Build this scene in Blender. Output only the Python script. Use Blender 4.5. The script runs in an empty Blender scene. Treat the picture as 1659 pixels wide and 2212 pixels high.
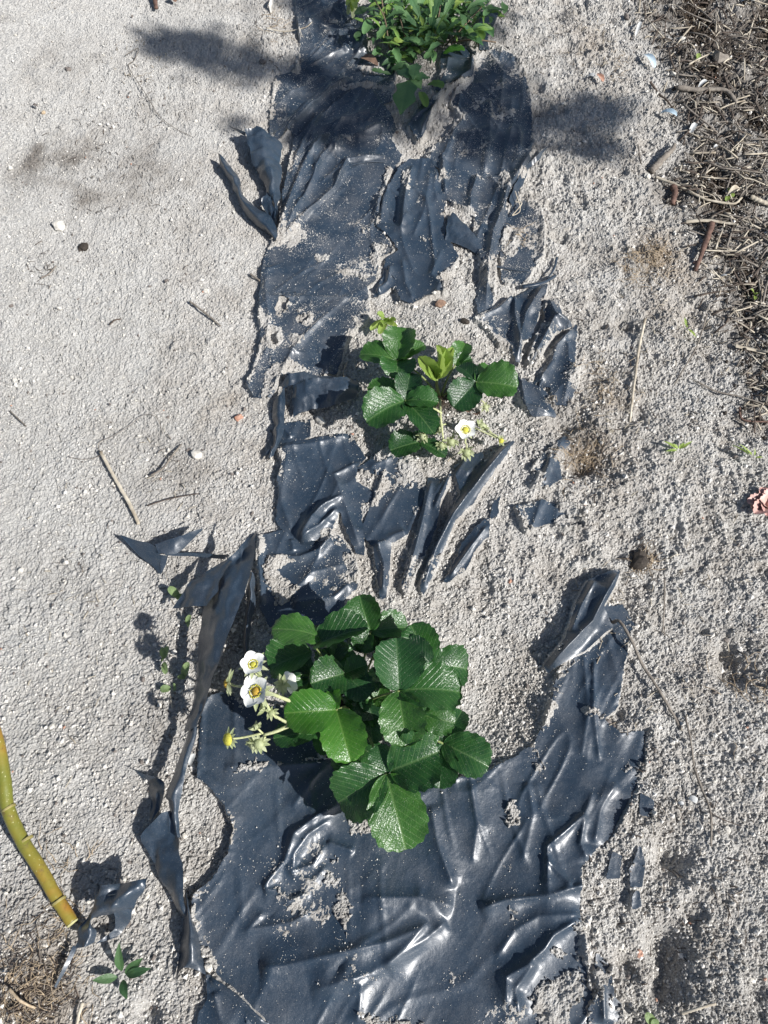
import bpy, math, random
import numpy as np
from mathutils import Vector, Matrix
random.seed(7); RNG = np.random.default_rng(11)
sc = bpy.context.scene
C = sc.collection

# ------------------------------------------------------------------ camera, sky, sun, exposure
CAM_H, TILT, FPX = 0.95, math.radians(27), 769.0
cam = bpy.data.cameras.new('camera'); cam_o = bpy.data.objects.new('camera', cam); C.objects.link(cam_o)
cam_o.location = (0, 0, CAM_H); cam_o.rotation_euler = (TILT, 0, 0)
cam.sensor_fit = 'VERTICAL'; cam.sensor_height = 24; cam.lens = 24 * FPX / 1024
cam.clip_start = 0.02; cam.clip_end = 200
sc.camera = cam_o
SUN_EL, SHADOW_AZ = math.radians(39), math.radians(150)
SUN = Vector((-math.cos(SHADOW_AZ) * math.cos(SUN_EL), -math.sin(SHADOW_AZ) * math.cos(SUN_EL), math.sin(SUN_EL)))
w = bpy.data.worlds.new('World'); sc.world = w; w.use_nodes = True
nt = w.node_tree; bg = nt.nodes['Background']
sky = nt.nodes.new('ShaderNodeTexSky'); sky.sky_type = 'NISHITA'; sky.sun_disc = False
sky.sun_elevation = SUN_EL; sky.sun_rotation = math.atan2(SUN.x, SUN.y)
nt.links.new(sky.outputs[0], bg.inputs[0]); bg.inputs[1].default_value = 0.058
sl = bpy.data.lights.new('sun', 'SUN'); sl.energy = 4.8; sl.angle = math.radians(0.53); sl.color = (1, 0.975, 0.945)
so = bpy.data.objects.new('sun', sl); C.objects.link(so); so.location = (2, -1, 3)
so.rotation_euler = SUN.to_track_quat('Z', 'Y').to_euler()
sc.view_settings.view_transform = 'Standard'; sc.view_settings.look = 'None'
sc.view_settings.exposure = 0.53; sc.view_settings.gamma = 1; sc.view_settings.use_curve_mapping = False

# ------------------------------------------------------------------ measuring frames -> world
FR = dict(U=(0, 0, 1), D=(0, 0, .46293), A=(250, 0, .18083), B=(250, 250, .21097), C=(200, 575, .18083),
          E=(325, 300, .13562), F=(325, 0, .12055), I=(0, 0, .23148), M=(384, 0, .23148), G2=(0, 256, .23148),
          N=(384, 256, .23148), G=(0, 512, .23148), J=(384, 512, .23148), H=(0, 768, .23148), K=(384, 768, .23148),
          Q=(550, 50, .13141), R=(200, 575, .07911), W=(175, 725, .15069))
def px(fr, x, y):
    a, b, s = FR[fr]; return a + s * x, b + s * y
ct, st = math.cos(TILT), math.sin(TILT)
def ray(u, v):
    a = (u - 384) / FPX; b = -(v - 512) / FPX
    return a, b * ct + st, b * st - ct
def flat(u, v, z=0.0):
    d = ray(u, v); k = (z - CAM_H) / d[2]; return d[0] * k, d[1] * k, k
def fp(fr, pts):                                   # measured points -> ground plane xy
    return [flat(*px(fr, *p[:2]))[:2] for p in pts]

# ------------------------------------------------------------------ numpy noise
def _h(ix, iy, s):
    h = (ix.astype(np.int64) * 374761393 + iy.astype(np.int64) * 668265263 + s * 2147483647) & 0xffffffff
    h = ((h ^ (h >> 13)) * 1274126177) & 0xffffffff
    return ((h ^ (h >> 16)) & 0xffffff) / 16777216.0
def vn(x, y, s=0):
    x0 = np.floor(x); y0 = np.floor(y); fx = x - x0; fy = y - y0
    fx = fx * fx * (3 - 2 * fx); fy = fy * fy * (3 - 2 * fy)
    a = _h(x0, y0, s); b = _h(x0 + 1, y0, s); c = _h(x0, y0 + 1, s); d = _h(x0 + 1, y0 + 1, s)
    return (a + (b - a) * fx + (c - a) * fy + (a - b - c + d) * fx * fy) * 2 - 1
def fbm(x, y, s=0, o=4):
    r = 0; a = .5
    for i in range(o):
        r = r + a * vn(x * 2 ** i + 13.7 * i, y * 2 ** i - 7.1 * i, s + i); a *= .5
    return r
def bumps(x, y, cell, s, rmin, rmax, prob):       # hemispherical clods and grains
    gx = x / cell; gy = y / cell; x0 = np.floor(gx); y0 = np.floor(gy); H = np.zeros_like(x)
    for i in (-1, 0, 1):
        for j in (-1, 0, 1):
            cx = x0 + i; cy = y0 + j
            pxx = cx + _h(cx, cy, s); pyy = cy + _h(cx, cy, s + 1); q = _h(cx, cy, s + 2)
            r = np.where(q < prob, rmin + (rmax - rmin) * (q / prob) ** 2, 0)
            d2 = (gx - pxx) ** 2 + (gy - pyy) ** 2
            H = np.maximum(H, np.sqrt(np.maximum(r * r - d2, 0)))
    return H * cell
def ss(a, b, x):
    t = np.clip((x - a) / (b - a), 0, 1); return t * t * (3 - 2 * t)
def sdpoly(x, y, poly):                            # signed distance, negative inside
    d = np.full(x.shape, 1e9); ins = np.zeros(x.shape, bool); n = len(poly)
    for i in range(n):
        ax, ay = poly[i]; bx, by = poly[(i + 1) % n]; ex, ey = bx - ax, by - ay
        wx = x - ax; wy = y - ay; t = np.clip((wx * ex + wy * ey) / (ex * ex + ey * ey + 1e-12), 0, 1)
        d = np.minimum(d, (wx - ex * t) ** 2 + (wy - ey * t) ** 2)
        if ey != 0: ins ^= ((ay > y) != (by > y)) & (x < ex * (y - ay) / ey + ax)
    d = np.sqrt(d); return np.where(ins, -d, d)
def sdline(x, y, line):
    d = np.full(x.shape, 1e9); sg = np.zeros(x.shape); tt = np.zeros(x.shape); n = len(line) - 1
    for i in range(n):
        ax, ay = line[i]; bx, by = line[i + 1]; ex, ey = bx - ax, by - ay
        wx = x - ax; wy = y - ay; t = np.clip((wx * ex + wy * ey) / (ex * ex + ey * ey + 1e-12), 0, 1)
        q = (wx - ex * t) ** 2 + (wy - ey * t) ** 2; m = q < d
        d = np.where(m, q, d); sg = np.where(m, ex * wy - ey * wx, sg); tt = np.where(m, (i + t) / n, tt)
    return np.sqrt(d), np.sign(sg), tt

# ------------------------------------------------------------------ ground shape
DIPS = [('J', 470, 700, .085, -.022), ('J', 430, 850, .06, -.012), ('K', 1240, 390, .020, -.024), ('K', 1225, 760, .022, -.026),
        ('K', 1235, 880, .020, -.024), ('K', 1040, 850, .014, -.010), ('K', 1330, 670, .014, -.010), ('K', 1190, 970, .012, -.010), ('J', 1530, 690, .022, -.026),
        ('J', 1480, 590, .014, -.012), ('N', 1045, 290, .014, -.016), ('N', 770, 740, .020, -.014), ('N', 860, 900, .024, -.024),
        ('M', 740, 60, .02, -.014), ('M', 780, 200, .02, -.013), ('M', 1240, 870, .022, -.014), ('E', 100, 520, .04, -.008), ('H', 830, 300, .03, -.007),
        ('K', 1090, 1060, .015, -.012), ('K', 1230, 1000, .014, -.012), ('H', 640, 1050, .012, -.014), ('K', 1610, 980, .018, -.012),
        ('H', 150, 900, .08, .010), ('E', 900, 200, .07, .014), ('B', 1150, 1130, .12, .010), ('N', 1250, 900, .10, .012), ('D', 1000, 1380, .07, .008),
        ('M', 1450, 700, .2, .006), ('G', 300, 500, .25, -.004)]
DIPW = [(flat(*px(a, b, c))[:2], r, h) for a, b, c, r, h in DIPS]
def macro(x, y):
    z = .006 * fbm(x * 3.1 + 5, y * 3.1, 3, 3)
    for (cx, cy), r, h in DIPW: z = z + h * np.exp(-((x - cx) ** 2 + (y - cy) ** 2) / (r * r))
    return z
def P(u, v, h=0.0):                                # pixel + height above the ground -> world
    z = 0.0
    for _ in range(4):
        x, y, k = flat(u, v, z + h); z = float(macro(np.array([x]), np.array([y]))[0])
    return Vector((x, y, z + h))
def PF(fr, x, y, h=0.0): return P(*px(fr, x, y), h)
def sc_at(u, v): return flat(u, v)[2] / FPX         # metres per pixel

# ------------------------------------------------------------------ sheets of mulch film
SH = []
def sheet(name, label, fr, pts, folds=(), amp=.0025, jag=.0025, lift=.003, sand=.35, holes=(), patches=(), crease=.0016, dirn=1.2, tips=0):
    poly = fp(fr, pts)
    SH.append(dict(name=name, label=label, poly=poly, folds=[(fp(f[0], f[1]), f[2], f[3], f[4] if len(f) > 4 else 0) for f in folds],
        amp=amp, jag=jag, lift=lift, sand=sand, holes=[fp(f, q) for f, q in holes], patches=[fp(f, q) for f, q in patches],
        crease=crease, dirn=dirn, seed=20 + 7 * len(SH)))
def sh_sd(s, x, y):
    d = sdpoly(x, y, s['poly']) - .0022 + s['jag'] * fbm(x * 90, y * 90, s['seed'], 3) + .4 * s['jag'] * vn(x * 420, y * 420, s['seed'] + 3)
    for h in s['holes']: d = np.maximum(d, -(sdpoly(x, y, h) + .0035 * fbm(x * 160, y * 160, 5, 3)))
    return d
def sh_h(s, x, y, sd):
    sd0 = s['seed']; a = s['dirn']; ca, sa = math.cos(a), math.sin(a)
    p = x * ca + y * sa; q = -x * sa + y * ca          # p runs along the wrinkles
    wx = p + .03 * fbm(x * 5, y * 5, sd0 + 1, 2); wy = q + .018 * fbm(x * 6 + 4, y * 6, sd0 + 2, 2)
    z = s['amp'] * 1.3 * fbm(wx * 4, wy * 13, sd0 + 4, 2)
    msk = np.clip(.45 + 1.1 * vn(x * 7, y * 7, sd0 + 5), 0, 1)
    r = 1 - np.abs(vn(wx * 5, wy * 24, sd0 + 9)); z = z + s['crease'] * 1.6 * r ** 5 * msk
    r = 1 - np.abs(vn(wx * 9 + 3, wy * 46, sd0 + 11)); z = z + s['crease'] * .8 * r ** 4 * np.clip(.3 + 1.2 * vn(x * 10, y * 10, sd0 + 7), 0, 1)
    r = 1 - np.abs(vn(wy * 7 + 9, wx * 26, sd0 + 12)); z = z + s['crease'] * .7 * r ** 6 * np.clip(.1 + 1.3 * vn(x * 9, y * 9, sd0 + 6), 0, 1)
    for kx in range(3):                               # straight sharp crease lines
        an = a + .5 + kx * .9; cu = (x * math.cos(an) + y * math.sin(an)) * (16 + 5 * kx) + .5 * vn(x * 9, y * 9, sd0 + 60 + kx)
        z = z + s['crease'] * .45 * (1 - np.minimum(np.abs(cu - np.round(cu)) * 7, 1)) * (vn(x * 11 + kx, y * 11, sd0 + 70 + kx) > .15) * np.clip(vn(x * 11 + kx, y * 11, sd0 + 70 + kx) * 3 - .45, 0, 1)
    z = z + .00018 * fbm(x * 130, y * 130, sd0 + 17, 2)
    for ln, am, wd, sk in s['folds']:
        d, sg, t = sdline(x, y, ln)
        d = d * (1 + .35 * vn(x * 50, y * 50, 77)) * (1 + sk * sg)
        z = z + (1.5 if s['amp'] == .006 else 1.2) * am * np.exp(-(d / wd)) * ss(0, .12, t) ** .5 * ss(0, .12, 1 - t) ** .5 * (1 + .25 * vn(x * 30, y * 30, 78))
    z = z + .0022 * np.exp(-np.abs(sd) / .010) * np.clip(vn(x * 22, y * 22, sd0 + 30) + .25, 0, 1) * 2.0   # edges that stand up in places
    return macro(x, y) + s['lift'] + z
def cover(s, x, y, sd):                              # thickness of the sand lying on the film
    n = fbm(x * 28, y * 28, s['seed'] + 40, 4); n2 = fbm(x * 9, y * 9, s['seed'] + 44, 2); g_ = vn(x * 330, y * 330, 61) + .7 * vn(x * 620, y * 620, 62); n = n + .17 * g_
    c = -.004 + .0045 * ss(.30 - s['sand'] * .35, .62 - s['sand'] * .3, n + .55 * n2) * (s['sand'] > 0)
    e = np.exp(-np.abs(sd) / (.010 + .012 * np.clip(n2 + .3, 0, 1)))
    c = np.maximum(c, -.004 + .0085 * e * ss(-.12, .40, n + n2 * .8 + s['sand'] * .5 - .18))
    for p in s['patches']:
        d = sdpoly(x, y, p) + .012 * n + .002 * g_
        c = np.maximum(c, np.where(d < .004, -.0035 + .006 * ss(.003, -.004, d), -.004))
    return c

SL = 'black film'
sheet('mulch_film', 'wide black plastic sheet around and below the front strawberry plant, shiny creases', 'D',
  [(445, 1512), (480, 1500), (540, 1520), (640, 1545), (700, 1600), (760, 1660), (840, 1700), (930, 1700), (1050, 1672), (1110, 1640), (1160, 1605), (1185, 1550), (1205, 1470), (1235, 1390),
   (1262, 1335), (1300, 1312), (1345, 1310), (1366, 1350), (1350, 1400), (1338, 1460), (1330, 1525), (1300, 1555), (1340, 1590), (1388, 1582), (1386, 1640), (1368, 1700), (1340, 1750), (1315, 1800),
   (1275, 1842), (1250, 1870), (1244, 1960), (1258, 2050), (1262, 2130), (1285, 2160), (1300, 2300), (1100, 2330), (560, 2300), (535, 2190), (480, 2110), (440, 2060), (422, 1990), (424, 1935), (462, 1903), (500, 1845), (512, 1790), (492, 1740), (462, 1702), (432, 1680), (434, 1600), (440, 1550)],
  folds=[('W', [(1060, 230), (900, 380), (780, 560)], .004, .007), ('W', [(1100, 530), (960, 600), (800, 720), (740, 900), (640, 1020), (585, 1100)], .0075, .006),
         ('W', [(1010, 780), (920, 930), (790, 970), (800, 860), (890, 730), (1050, 620)], .006, .0045), ('W', [(1010, 780), (1190, 840)], .005, .004),
         ('W', [(740, 930), (800, 1000), (920, 1045), (1010, 930)], .005, .004), ('W', [(590, 1100), (680, 1100), (760, 1170), (900, 1110)], .006, .004),
         ('W', [(600, 1230), (490, 1360), (780, 1310), (900, 1240)], .005, .005), ('W', [(330, 280), (600, 290), (1040, 240)], .004, .008),
         ('W', [(560, 1610), (740, 1590), (1000, 1530), (1400, 1440), (1659, 1330)], .008, .012), ('W', [(900, 1760), (1300, 1640), (1659, 1420), (1800, 1300)], .008, .011),
         ('W', [(1210, 1984), (1240, 1720), (1100, 1600)], .005, .010), ('K', [(410, 610), (520, 572), (700, 552), (800, 520), (880, 500)], .009, .006),
         ('K', [(700, 552), (698, 340), (780, 270), (860, 200)], .006, .005), ('K', [(690, 390), (800, 510)], .004, .004),
         ('K', [(520, 1060), (520, 900), (600, 850), (680, 780), (720, 720), (850, 640)], .009, .008), ('K', [(580, 1080), (560, 950), (640, 830)], .006, .006),
         ('K', [(480, 820), (560, 700), (660, 640), (850, 630)], .005, .007), ('K', [(900, 100), (860, 200), (840, 330), (870, 400)], .005, .006), ('K', [(1000, 60), (930, 180), (900, 330)], .005, .006),
         ('K', [(200, 160), (230, 330), (300, 520)], .005, .008), ('K', [(370, 60), (400, 250), (380, 420)], .004, .008), ('K', [(620, 60), (640, 200), (590, 420)], .004, .01),
         ('J', [(905, 640), (900, 850), (930, 1080)], .004, .004), ('J', [(860, 600), (880, 860), (850, 1060)], .003, .006), ('K', [(-100, 560), (150, 560), (300, 600)], .006, .012), ('K', [(0, 860), (120, 740), (190, 660)], .006, .008)],
  sand=.12, amp=.0065, crease=.0030, dirn=.95,
  patches=[('K', [(640, 930), (760, 890), (840, 860), (850, 960), (790, 1040), (780, 1120), (660, 1120), (625, 1000)]), ('K', [(525, 140), (575, 130), (580, 250), (540, 262)]), ('K', [(705, 790), (750, 765), (795, 800), (740, 830)]),
           ('W', [(1040, 900), (1080, 880), (1060, 960), (1130, 1080), (1160, 1430), (1130, 1440), (1090, 1290), (930, 1220), (950, 1180), (1080, 1180), (1090, 1100), (950, 1080), (960, 1040)]),
           ('W', [(1130, 640), (1330, 620), (1320, 690), (1180, 690)]), ('W', [(800, 240), (1010, 180), (1020, 220), (830, 265)]), ('W', [(390, 300), (560, 265), (720, 262), (560, 285), (400, 312)]), ('W', [(1240, 1900), (1500, 1900), (1659, 1984), (1659, 2100), (1260, 2000)]),
           ('J', [(830, 850), (890, 850), (960, 880), (980, 900), (880, 875)]), ('J', [(870, 600), (960, 520), (960, 540), (880, 620), (760, 720), (740, 700)]), ('K', [(790, 680), (860, 650), (870, 700), (830, 720)])])
sheet('mulch_film', 'long black plastic sheet on the left under the green weeds, shaded at the top', 'A',
  [(262, -60), (660, -60), (650, 100), (640, 300), (700, 330), (790, 300), (800, 440), (790, 560), (735, 590), (770, 650), (805, 720), (772, 790), (830, 860), (818, 935), (762, 990), (725, 1100), (705, 1230), (740, 1330), (792, 1400),
   (705, 1440), (692, 1560), (640, 1600), (655, 1720), (640, 1790), (560, 1850), (520, 1900), (500, 1990), (470, 2060), (300, 2100), (170, 2080), (120, 2210), (30, 2210), (-8, 2130), (50, 1990), (75, 1900), (62, 1750), (80, 1440), (135, 1345), (162, 1340),
   (190, 1080), (230, 920), (252, 800), (235, 740), (150, 790), (112, 770), (120, 600), (145, 430), (262, 420), (285, 250), (262, 60)],
  folds=[('A', [(560, 440), (440, 520), (330, 620), (230, 720), (190, 800)], .009, .006, .5), ('A', [(750, 880), (540, 910), (500, 1000), (470, 1060), (330, 1190), (180, 1330)], .008, .005, .4),
         ('A', [(440, 760), (330, 900), (240, 1080), (170, 1300)], .010, .007), ('A', [(520, 760), (400, 900), (330, 1060), (200, 1290)], .008, .007), ('A', [(400, 640), (300, 800), (230, 1000)], .006, .006),
         ('A', [(700, 620), (520, 680), (400, 720), (300, 860)], .005, .010), ('A', [(740, 700), (560, 780), (440, 860)], .005, .010), ('A', [(300, 400), (420, 330), (520, 290), (640, 300)], .006, .006), ('A', [(620, 60), (640, 200), (620, 300)], .01, .008),
         ('A', [(500, 180), (480, 260), (540, 300)], .007, .006), ('A', [(280, 140), (380, 160), (460, 200)], .006, .008), ('A', [(720, 1080), (700, 1200), (740, 1260)], .006, .008), ('A', [(200, 540), (330, 480), (420, 430)], .004, .006),
         ('B', [(90, 245), (300, 240), (540, 250)], .003, .003), ('B', [(100, 480), (260, 500), (430, 590)], .003, .004), ('A', [(80, 1500), (110, 1800), (90, 2000)], .003, .006)],
  sand=.44, amp=.006, crease=.0042, dirn=1.0,
  holes=[('B', [(120, 300), (140, 245), (185, 250), (175, 300), (150, 312)]), ('B', [(215, 350), (230, 320), (285, 325), (280, 350), (240, 365)]), ('B', [(85, 420), (105, 395), (130, 400), (135, 460), (110, 480)]), ('B', [(215, 425), (235, 415), (245, 425), (230, 432)]), ('A', [(780, 1420), (820, 1410), (830, 1460), (800, 1475)])],
  patches=[('A', [(500, 480), (700, 470), (800, 490), (790, 530), (640, 510), (500, 500)]), ('A', [(750, 930), (810, 930), (780, 1000), (760, 1080), (730, 1060)]), ('A', [(450, 1500), (550, 1490), (680, 1530), (640, 1560), (500, 1540)]),
           ('B', [(60, 600), (120, 545), (220, 530), (300, 580), (180, 590), (110, 680), (60, 720)]), ('B', [(460, 390), (530, 380), (545, 345), (590, 420), (500, 480), (450, 470)]), ('A', [(370, 1420), (430, 1410), (430, 1440), (380, 1450)]),
           ('A', [(690, 1360), (760, 1370), (720, 1420), (690, 1500), (670, 1440)]), ('A', [(590, 370), (700, 350), (760, 420), (640, 430)])])
sheet('mulch_film', 'creased black plastic sheet on the upper right with sand smeared over it', 'A',
  [(1190, 240), (1260, 290), (1350, 270), (1480, 330), (1522, 440), (1548, 560), (1550, 700), (1562, 840), (1535, 940), (1470, 1060), (1415, 1200), (1400, 1350), (1350, 1450), (1345, 1560), (1325, 1740), (1265, 1785), (1255, 1690), (1285, 1480), (1240, 1310), (1255, 1190),
   (1205, 1180), (1120, 1140), (1078, 1100), (1050, 960), (970, 860), (1080, 770), (1162, 680), (1110, 590), (1165, 500), (1225, 430), (1240, 330)],
  folds=[('A', [(1560, 850), (1500, 960), (1420, 1080), (1390, 1200), (1340, 1320), (1310, 1500), (1300, 1740)], .012, .008, .3), ('A', [(1330, 560), (1320, 800), (1300, 960)], .005, .01), ('A', [(1200, 640), (1100, 800), (1060, 900)], .005, .008),
         ('A', [(1260, 980), (1220, 1100), (1215, 1180)], .007, .006), ('A', [(1320, 980), (1380, 1060), (1440, 1060)], .005, .007), ('A', [(1300, 290), (1400, 420), (1380, 600)], .005, .010), ('A', [(980, 860), (1060, 880), (1070, 1000), (1080, 1090)], .006, .005), ('A', [(1450, 700), (1400, 900), (1380, 1000)], .004, .008)],
  sand=.40, amp=.006, dirn=1.35, crease=.0042,
  patches=[('A', [(1120, 1140), (1205, 1180), (1250, 1190), (1250, 1290), (1200, 1250), (1150, 1200)]), ('A', [(1370, 980), (1400, 960), (1450, 1010), (1390, 1030)])])
sheet('torn_film', 'torn black plastic tongue between the two upper sheets, ragged below', 'A',
  [(882, 905), (1000, 905), (1035, 1000), (1082, 1100), (1060, 1200), (1078, 1330), (1145, 1440), (1110, 1530), (1040, 1560), (1075, 1650), (1010, 1660), (900, 1705), (840, 1680), (800, 1590), (740, 1640), (690, 1652), (745, 1540), (755, 1450), (830, 1405), (785, 1330), (705, 1260), (740, 1130), (770, 1060), (830, 950)],
  folds=[('A', [(750, 1080), (720, 1260), (830, 1290), (880, 1200)], .006, .006), ('A', [(900, 930), (860, 1100), (840, 1280)], .007, .006), ('A', [(1000, 960), (960, 1200), (900, 1330)], .004, .009), ('A', [(780, 1480), (760, 1580), (700, 1640)], .006, .005), ('A', [(840, 1450), (860, 1600), (900, 1690)], .004, .006), ('A', [(1060, 1400), (1000, 1560), (1060, 1640)], .004, .006)],
  sand=.3, amp=.005, lift=.005, dirn=1.6, crease=.004, patches=[('A', [(840, 980), (880, 960), (890, 1080), (850, 1140)]), ('A', [(930, 1310), (1000, 1340), (990, 1370), (940, 1350)])])
sheet('torn_film', 'crumpled shaded black plastic flap right of the weeds', 'A',
  [(1060, 300), (1180, 262), (1232, 330), (1222, 450), (1110, 515), (1000, 640), (960, 760), (930, 790), (880, 720), (960, 600), (1020, 540), (1060, 430)],
  folds=[('A', [(1230, 330), (1215, 440), (1100, 540), (990, 680), (940, 780)], .014, .007, .4), ('A', [(1120, 490), (1020, 590), (890, 700)], .006, .005), ('A', [(1100, 320), (1080, 430), (1030, 540)], .006, .008)], sand=.1, lift=.008, amp=.003)
sheet('torn_film', 'small blue-grey plastic corner poking out right of the weeds', 'A', [(1290, 95), (1365, 88), (1340, 160), (1310, 210), (1310, 300), (1270, 300), (1280, 200), (1270, 130)], sand=0, lift=.01, jag=.001)
sheet('film_scrap', 'sand-dusted plastic piece at the right edge above the black sticks', 'A',
  [(1510, 1070), (1600, 1160), (1618, 1300), (1612, 1440), (1560, 1490), (1500, 1600), (1390, 1585), (1385, 1400), (1430, 1210), (1480, 1100)], folds=[('A', [(1600, 1200), (1480, 1300), (1400, 1480)], .003, .008)], sand=.55, amp=.002,
  patches=[('A', [(1400, 1400), (1450, 1300), (1500, 1280), (1490, 1360), (1430, 1440)])])
for nm, pts, fl, lb in [
  ('torn_film', [(1400, 180), (1380, 260), (1330, 420), (1282, 460), (1270, 560), (1240, 490), (1180, 470), (1120, 390), (1065, 360), (1160, 290), (1280, 230), (1350, 190)],
     [('B', [(1390, 190), (1300, 330), (1260, 540)], .010, .006), ('B', [(1080, 355), (1180, 300), (1240, 240)], .008, .005), ('B', [(1250, 240), (1250, 320), (1270, 480)], .008, .005)], 'shredded black plastic fan right of the rear strawberry plant'),
  ('torn_film', [(1390, 250), (1445, 258), (1480, 330), (1520, 372), (1440, 400), (1390, 470), (1340, 555), (1315, 540), (1370, 400), (1400, 330)],
     [('B', [(1400, 260), (1440, 340), (1400, 420), (1330, 545)], .014, .008), ('B', [(1440, 345), (1515, 372)], .008, .005)], 'shiny pointed plastic shred with a white glint at the right edge of the bed'),
  ('torn_film', [(1540, 378), (1530, 540), (1542, 640), (1505, 750), (1440, 742), (1420, 660), (1340, 672), (1360, 620), (1420, 520), (1475, 430)],
     [('B', [(1530, 390), (1450, 470), (1420, 560), (1360, 650)], .009, .006), ('B', [(1500, 440), (1510, 600), (1480, 740)], .004, .007)], 'rightmost torn plastic shred hanging down past the rear plant'),
  ('torn_film', [(1212, 560), (1262, 622), (1340, 650), (1390, 690), (1440, 790), (1340, 806), (1290, 740), (1255, 650)],
     [('B', [(1220, 570), (1280, 650), (1300, 760), (1430, 792)], .007, .005)], 'thin folded plastic shred just right of the rear plant leaves'),
  ('film_scrap', [(1482, 898), (1500, 925), (1452, 1000), (1462, 1100), (1410, 1142), (1338, 1142), (1372, 1090), (1330, 1070), (1385, 990), (1440, 950)], [('B', [(1480, 910), (1420, 1010), (1380, 1130)], .004, .006)], 'half-buried blue-black plastic scrap right of the slanting strips'),
  ('film_scrap', [(1262, 1240), (1380, 1218), (1460, 1235), (1520, 1228), (1565, 1320), (1490, 1330), (1420, 1305), (1300, 1345)], [], 'flat plastic scrap nearly lost under sand at the right'),
  ('torn_film', [(135, 940), (200, 928), (330, 910), (470, 883), (512, 950), (542, 1000), (500, 1040), (500, 1110), (582, 1160), (570, 1192), (520, 1205), (530, 1320), (537, 1450), (508, 1440), (450, 1300), (430, 1222), (402, 1300), (380, 1342), (300, 1385), (240, 1402), (170, 1362), (133, 1290), (150, 1150), (135, 1100), (160, 1020)],
     [('B', [(445, 1180), (340, 1240), (300, 1290), (240, 1395)], .011, .007), ('B', [(420, 1240), (330, 1330), (240, 1398)], .007, .005), ('B', [(140, 950), (300, 930), (470, 890)], .006, .006), ('B', [(520, 1020), (400, 1080), (440, 1180), (520, 1420)], .006, .007), ('B', [(180, 960), (150, 1200), (200, 1340)], .004, .008)], 'square black plastic sheet with a silver crease left of the slanting strips'),
  ('torn_film', [(50, 1370), (160, 1345), (240, 1390), (370, 1340), (422, 1370), (490, 1470), (506, 1540), (506, 1600), (450, 1660), (420, 1780), (100, 1790), (60, 1700), (45, 1550)],
     [('B', [(60, 1385), (50, 1500), (65, 1690)], .007, .005), ('B', [(80, 1470), (240, 1470), (330, 1440), (400, 1370)], .007, .006), ('B', [(460, 1500), (300, 1540), (180, 1660)], .005, .008), ('B', [(480, 1590), (400, 1660), (200, 1690)], .007, .008), ('B', [(200, 1380), (210, 1440)], .004, .005)], 'black plastic sheet behind the front strawberry plant, its corner filled with sand'),
  ('film_strip', [(508, 1050), (600, 1000), (655, 963), (730, 988), (790, 1060), (826, 1110), (815, 1200), (770, 1290), (740, 1362), (690, 1392), (662, 1402), (657, 1500), (640, 1650), (622, 1655), (610, 1530), (590, 1420), (528, 1342), (560, 1270), (602, 1180), (640, 1080), (580, 1062)],
     [('B', [(600, 1400), (635, 1500), (632, 1640)], .012, .006), ('B', [(600, 1420), (680, 1370), (740, 1350)], .006, .007), ('B', [(560, 1050), (680, 1000), (780, 1070)], .005, .009)], 'widest of the slanting black plastic strips, rounded at the top'),
  ('film_strip', [(850, 1100), (890, 1108), (880, 1170), (945, 1088), (900, 1200), (870, 1340), (800, 1500), (735, 1635), (722, 1610), (770, 1450), (800, 1340), (832, 1200)],
     [('B', [(860, 1110), (810, 1330), (730, 1620)], .006, .005), ('B', [(940, 1095), (870, 1250)], .005, .005)], 'narrow slanting plastic strip second from the left of its row'),
  ('film_strip', [(1238, 932), (1200, 1000), (1120, 1112), (1052, 1212), (962, 1312), (822, 1632), (812, 1600), (880, 1440), (950, 1290), (1000, 1180), (968, 1050), (1040, 1010), (1090, 990), (1100, 1052)],
     [('B', [(1235, 938), (1090, 1120), (960, 1290), (880, 1440), (818, 1620)], .013, .006, .4), ('B', [(980, 1060), (1030, 1090)], .003, .006)], 'longest slanting plastic strip with a raised rolled edge'),
  ('film_strip', [(1122, 1300), (1122, 1372), (1060, 1432), (1010, 1532), (928, 1578), (960, 1520), (1010, 1410), (1060, 1350)], [('B', [(1120, 1330), (1040, 1430), (940, 1570)], .005, .005)], 'short slanting plastic strip at the right end of its row'),
  ('film_scrap', [(1150, 1220), (1175, 1195), (1160, 1280), (1140, 1290)], [], 'tiny plastic sliver above the short slanting strip'),
  ('film_scrap', [(170, 832), (285, 820), (280, 892), (200, 925), (130, 930), (120, 872)], [('B', [(150, 840), (200, 900)], .003, .005)], 'small smooth plastic patch above the square sheet'),
  ('film_scrap', [(60, 480), (60, 481), (61, 480)], [], '')]:
    if lb:
        big = 'square' in lb or 'corner filled' in lb; st_ = nm == 'film_strip'
        sheet(nm, lb, 'B', pts, fl, sand=(.12 if big else .2 if st_ else .22 if nm == 'film_scrap' else .40), amp=.0025, jag=.0018 if st_ else .0025, lift=.005, dirn=1.1 if st_ else 1.2, crease=.0032,
              patches=([('B', [(88, 1482), (240, 1478), (120, 1500), (115, 1540), (190, 1600), (250, 1610), (190, 1680), (140, 1680), (95, 1560)])] if 'corner filled' in lb else ()))
sheet('film_flap', 'narrow upright plastic flap in the sand pit on the right', 'J', [(1000, 272), (975, 340), (930, 425), (975, 505), (950, 520), (860, 600), (712, 682), (700, 660), (780, 560), (830, 400), (880, 310), (940, 290)],
      [('J', [(998, 278), (930, 400), (880, 500), (780, 600), (708, 676)], .018, .009, .4), ('J', [(900, 310), (840, 420), (790, 540)], .008, .006)], sand=.1, lift=.008, jag=.001)
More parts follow.
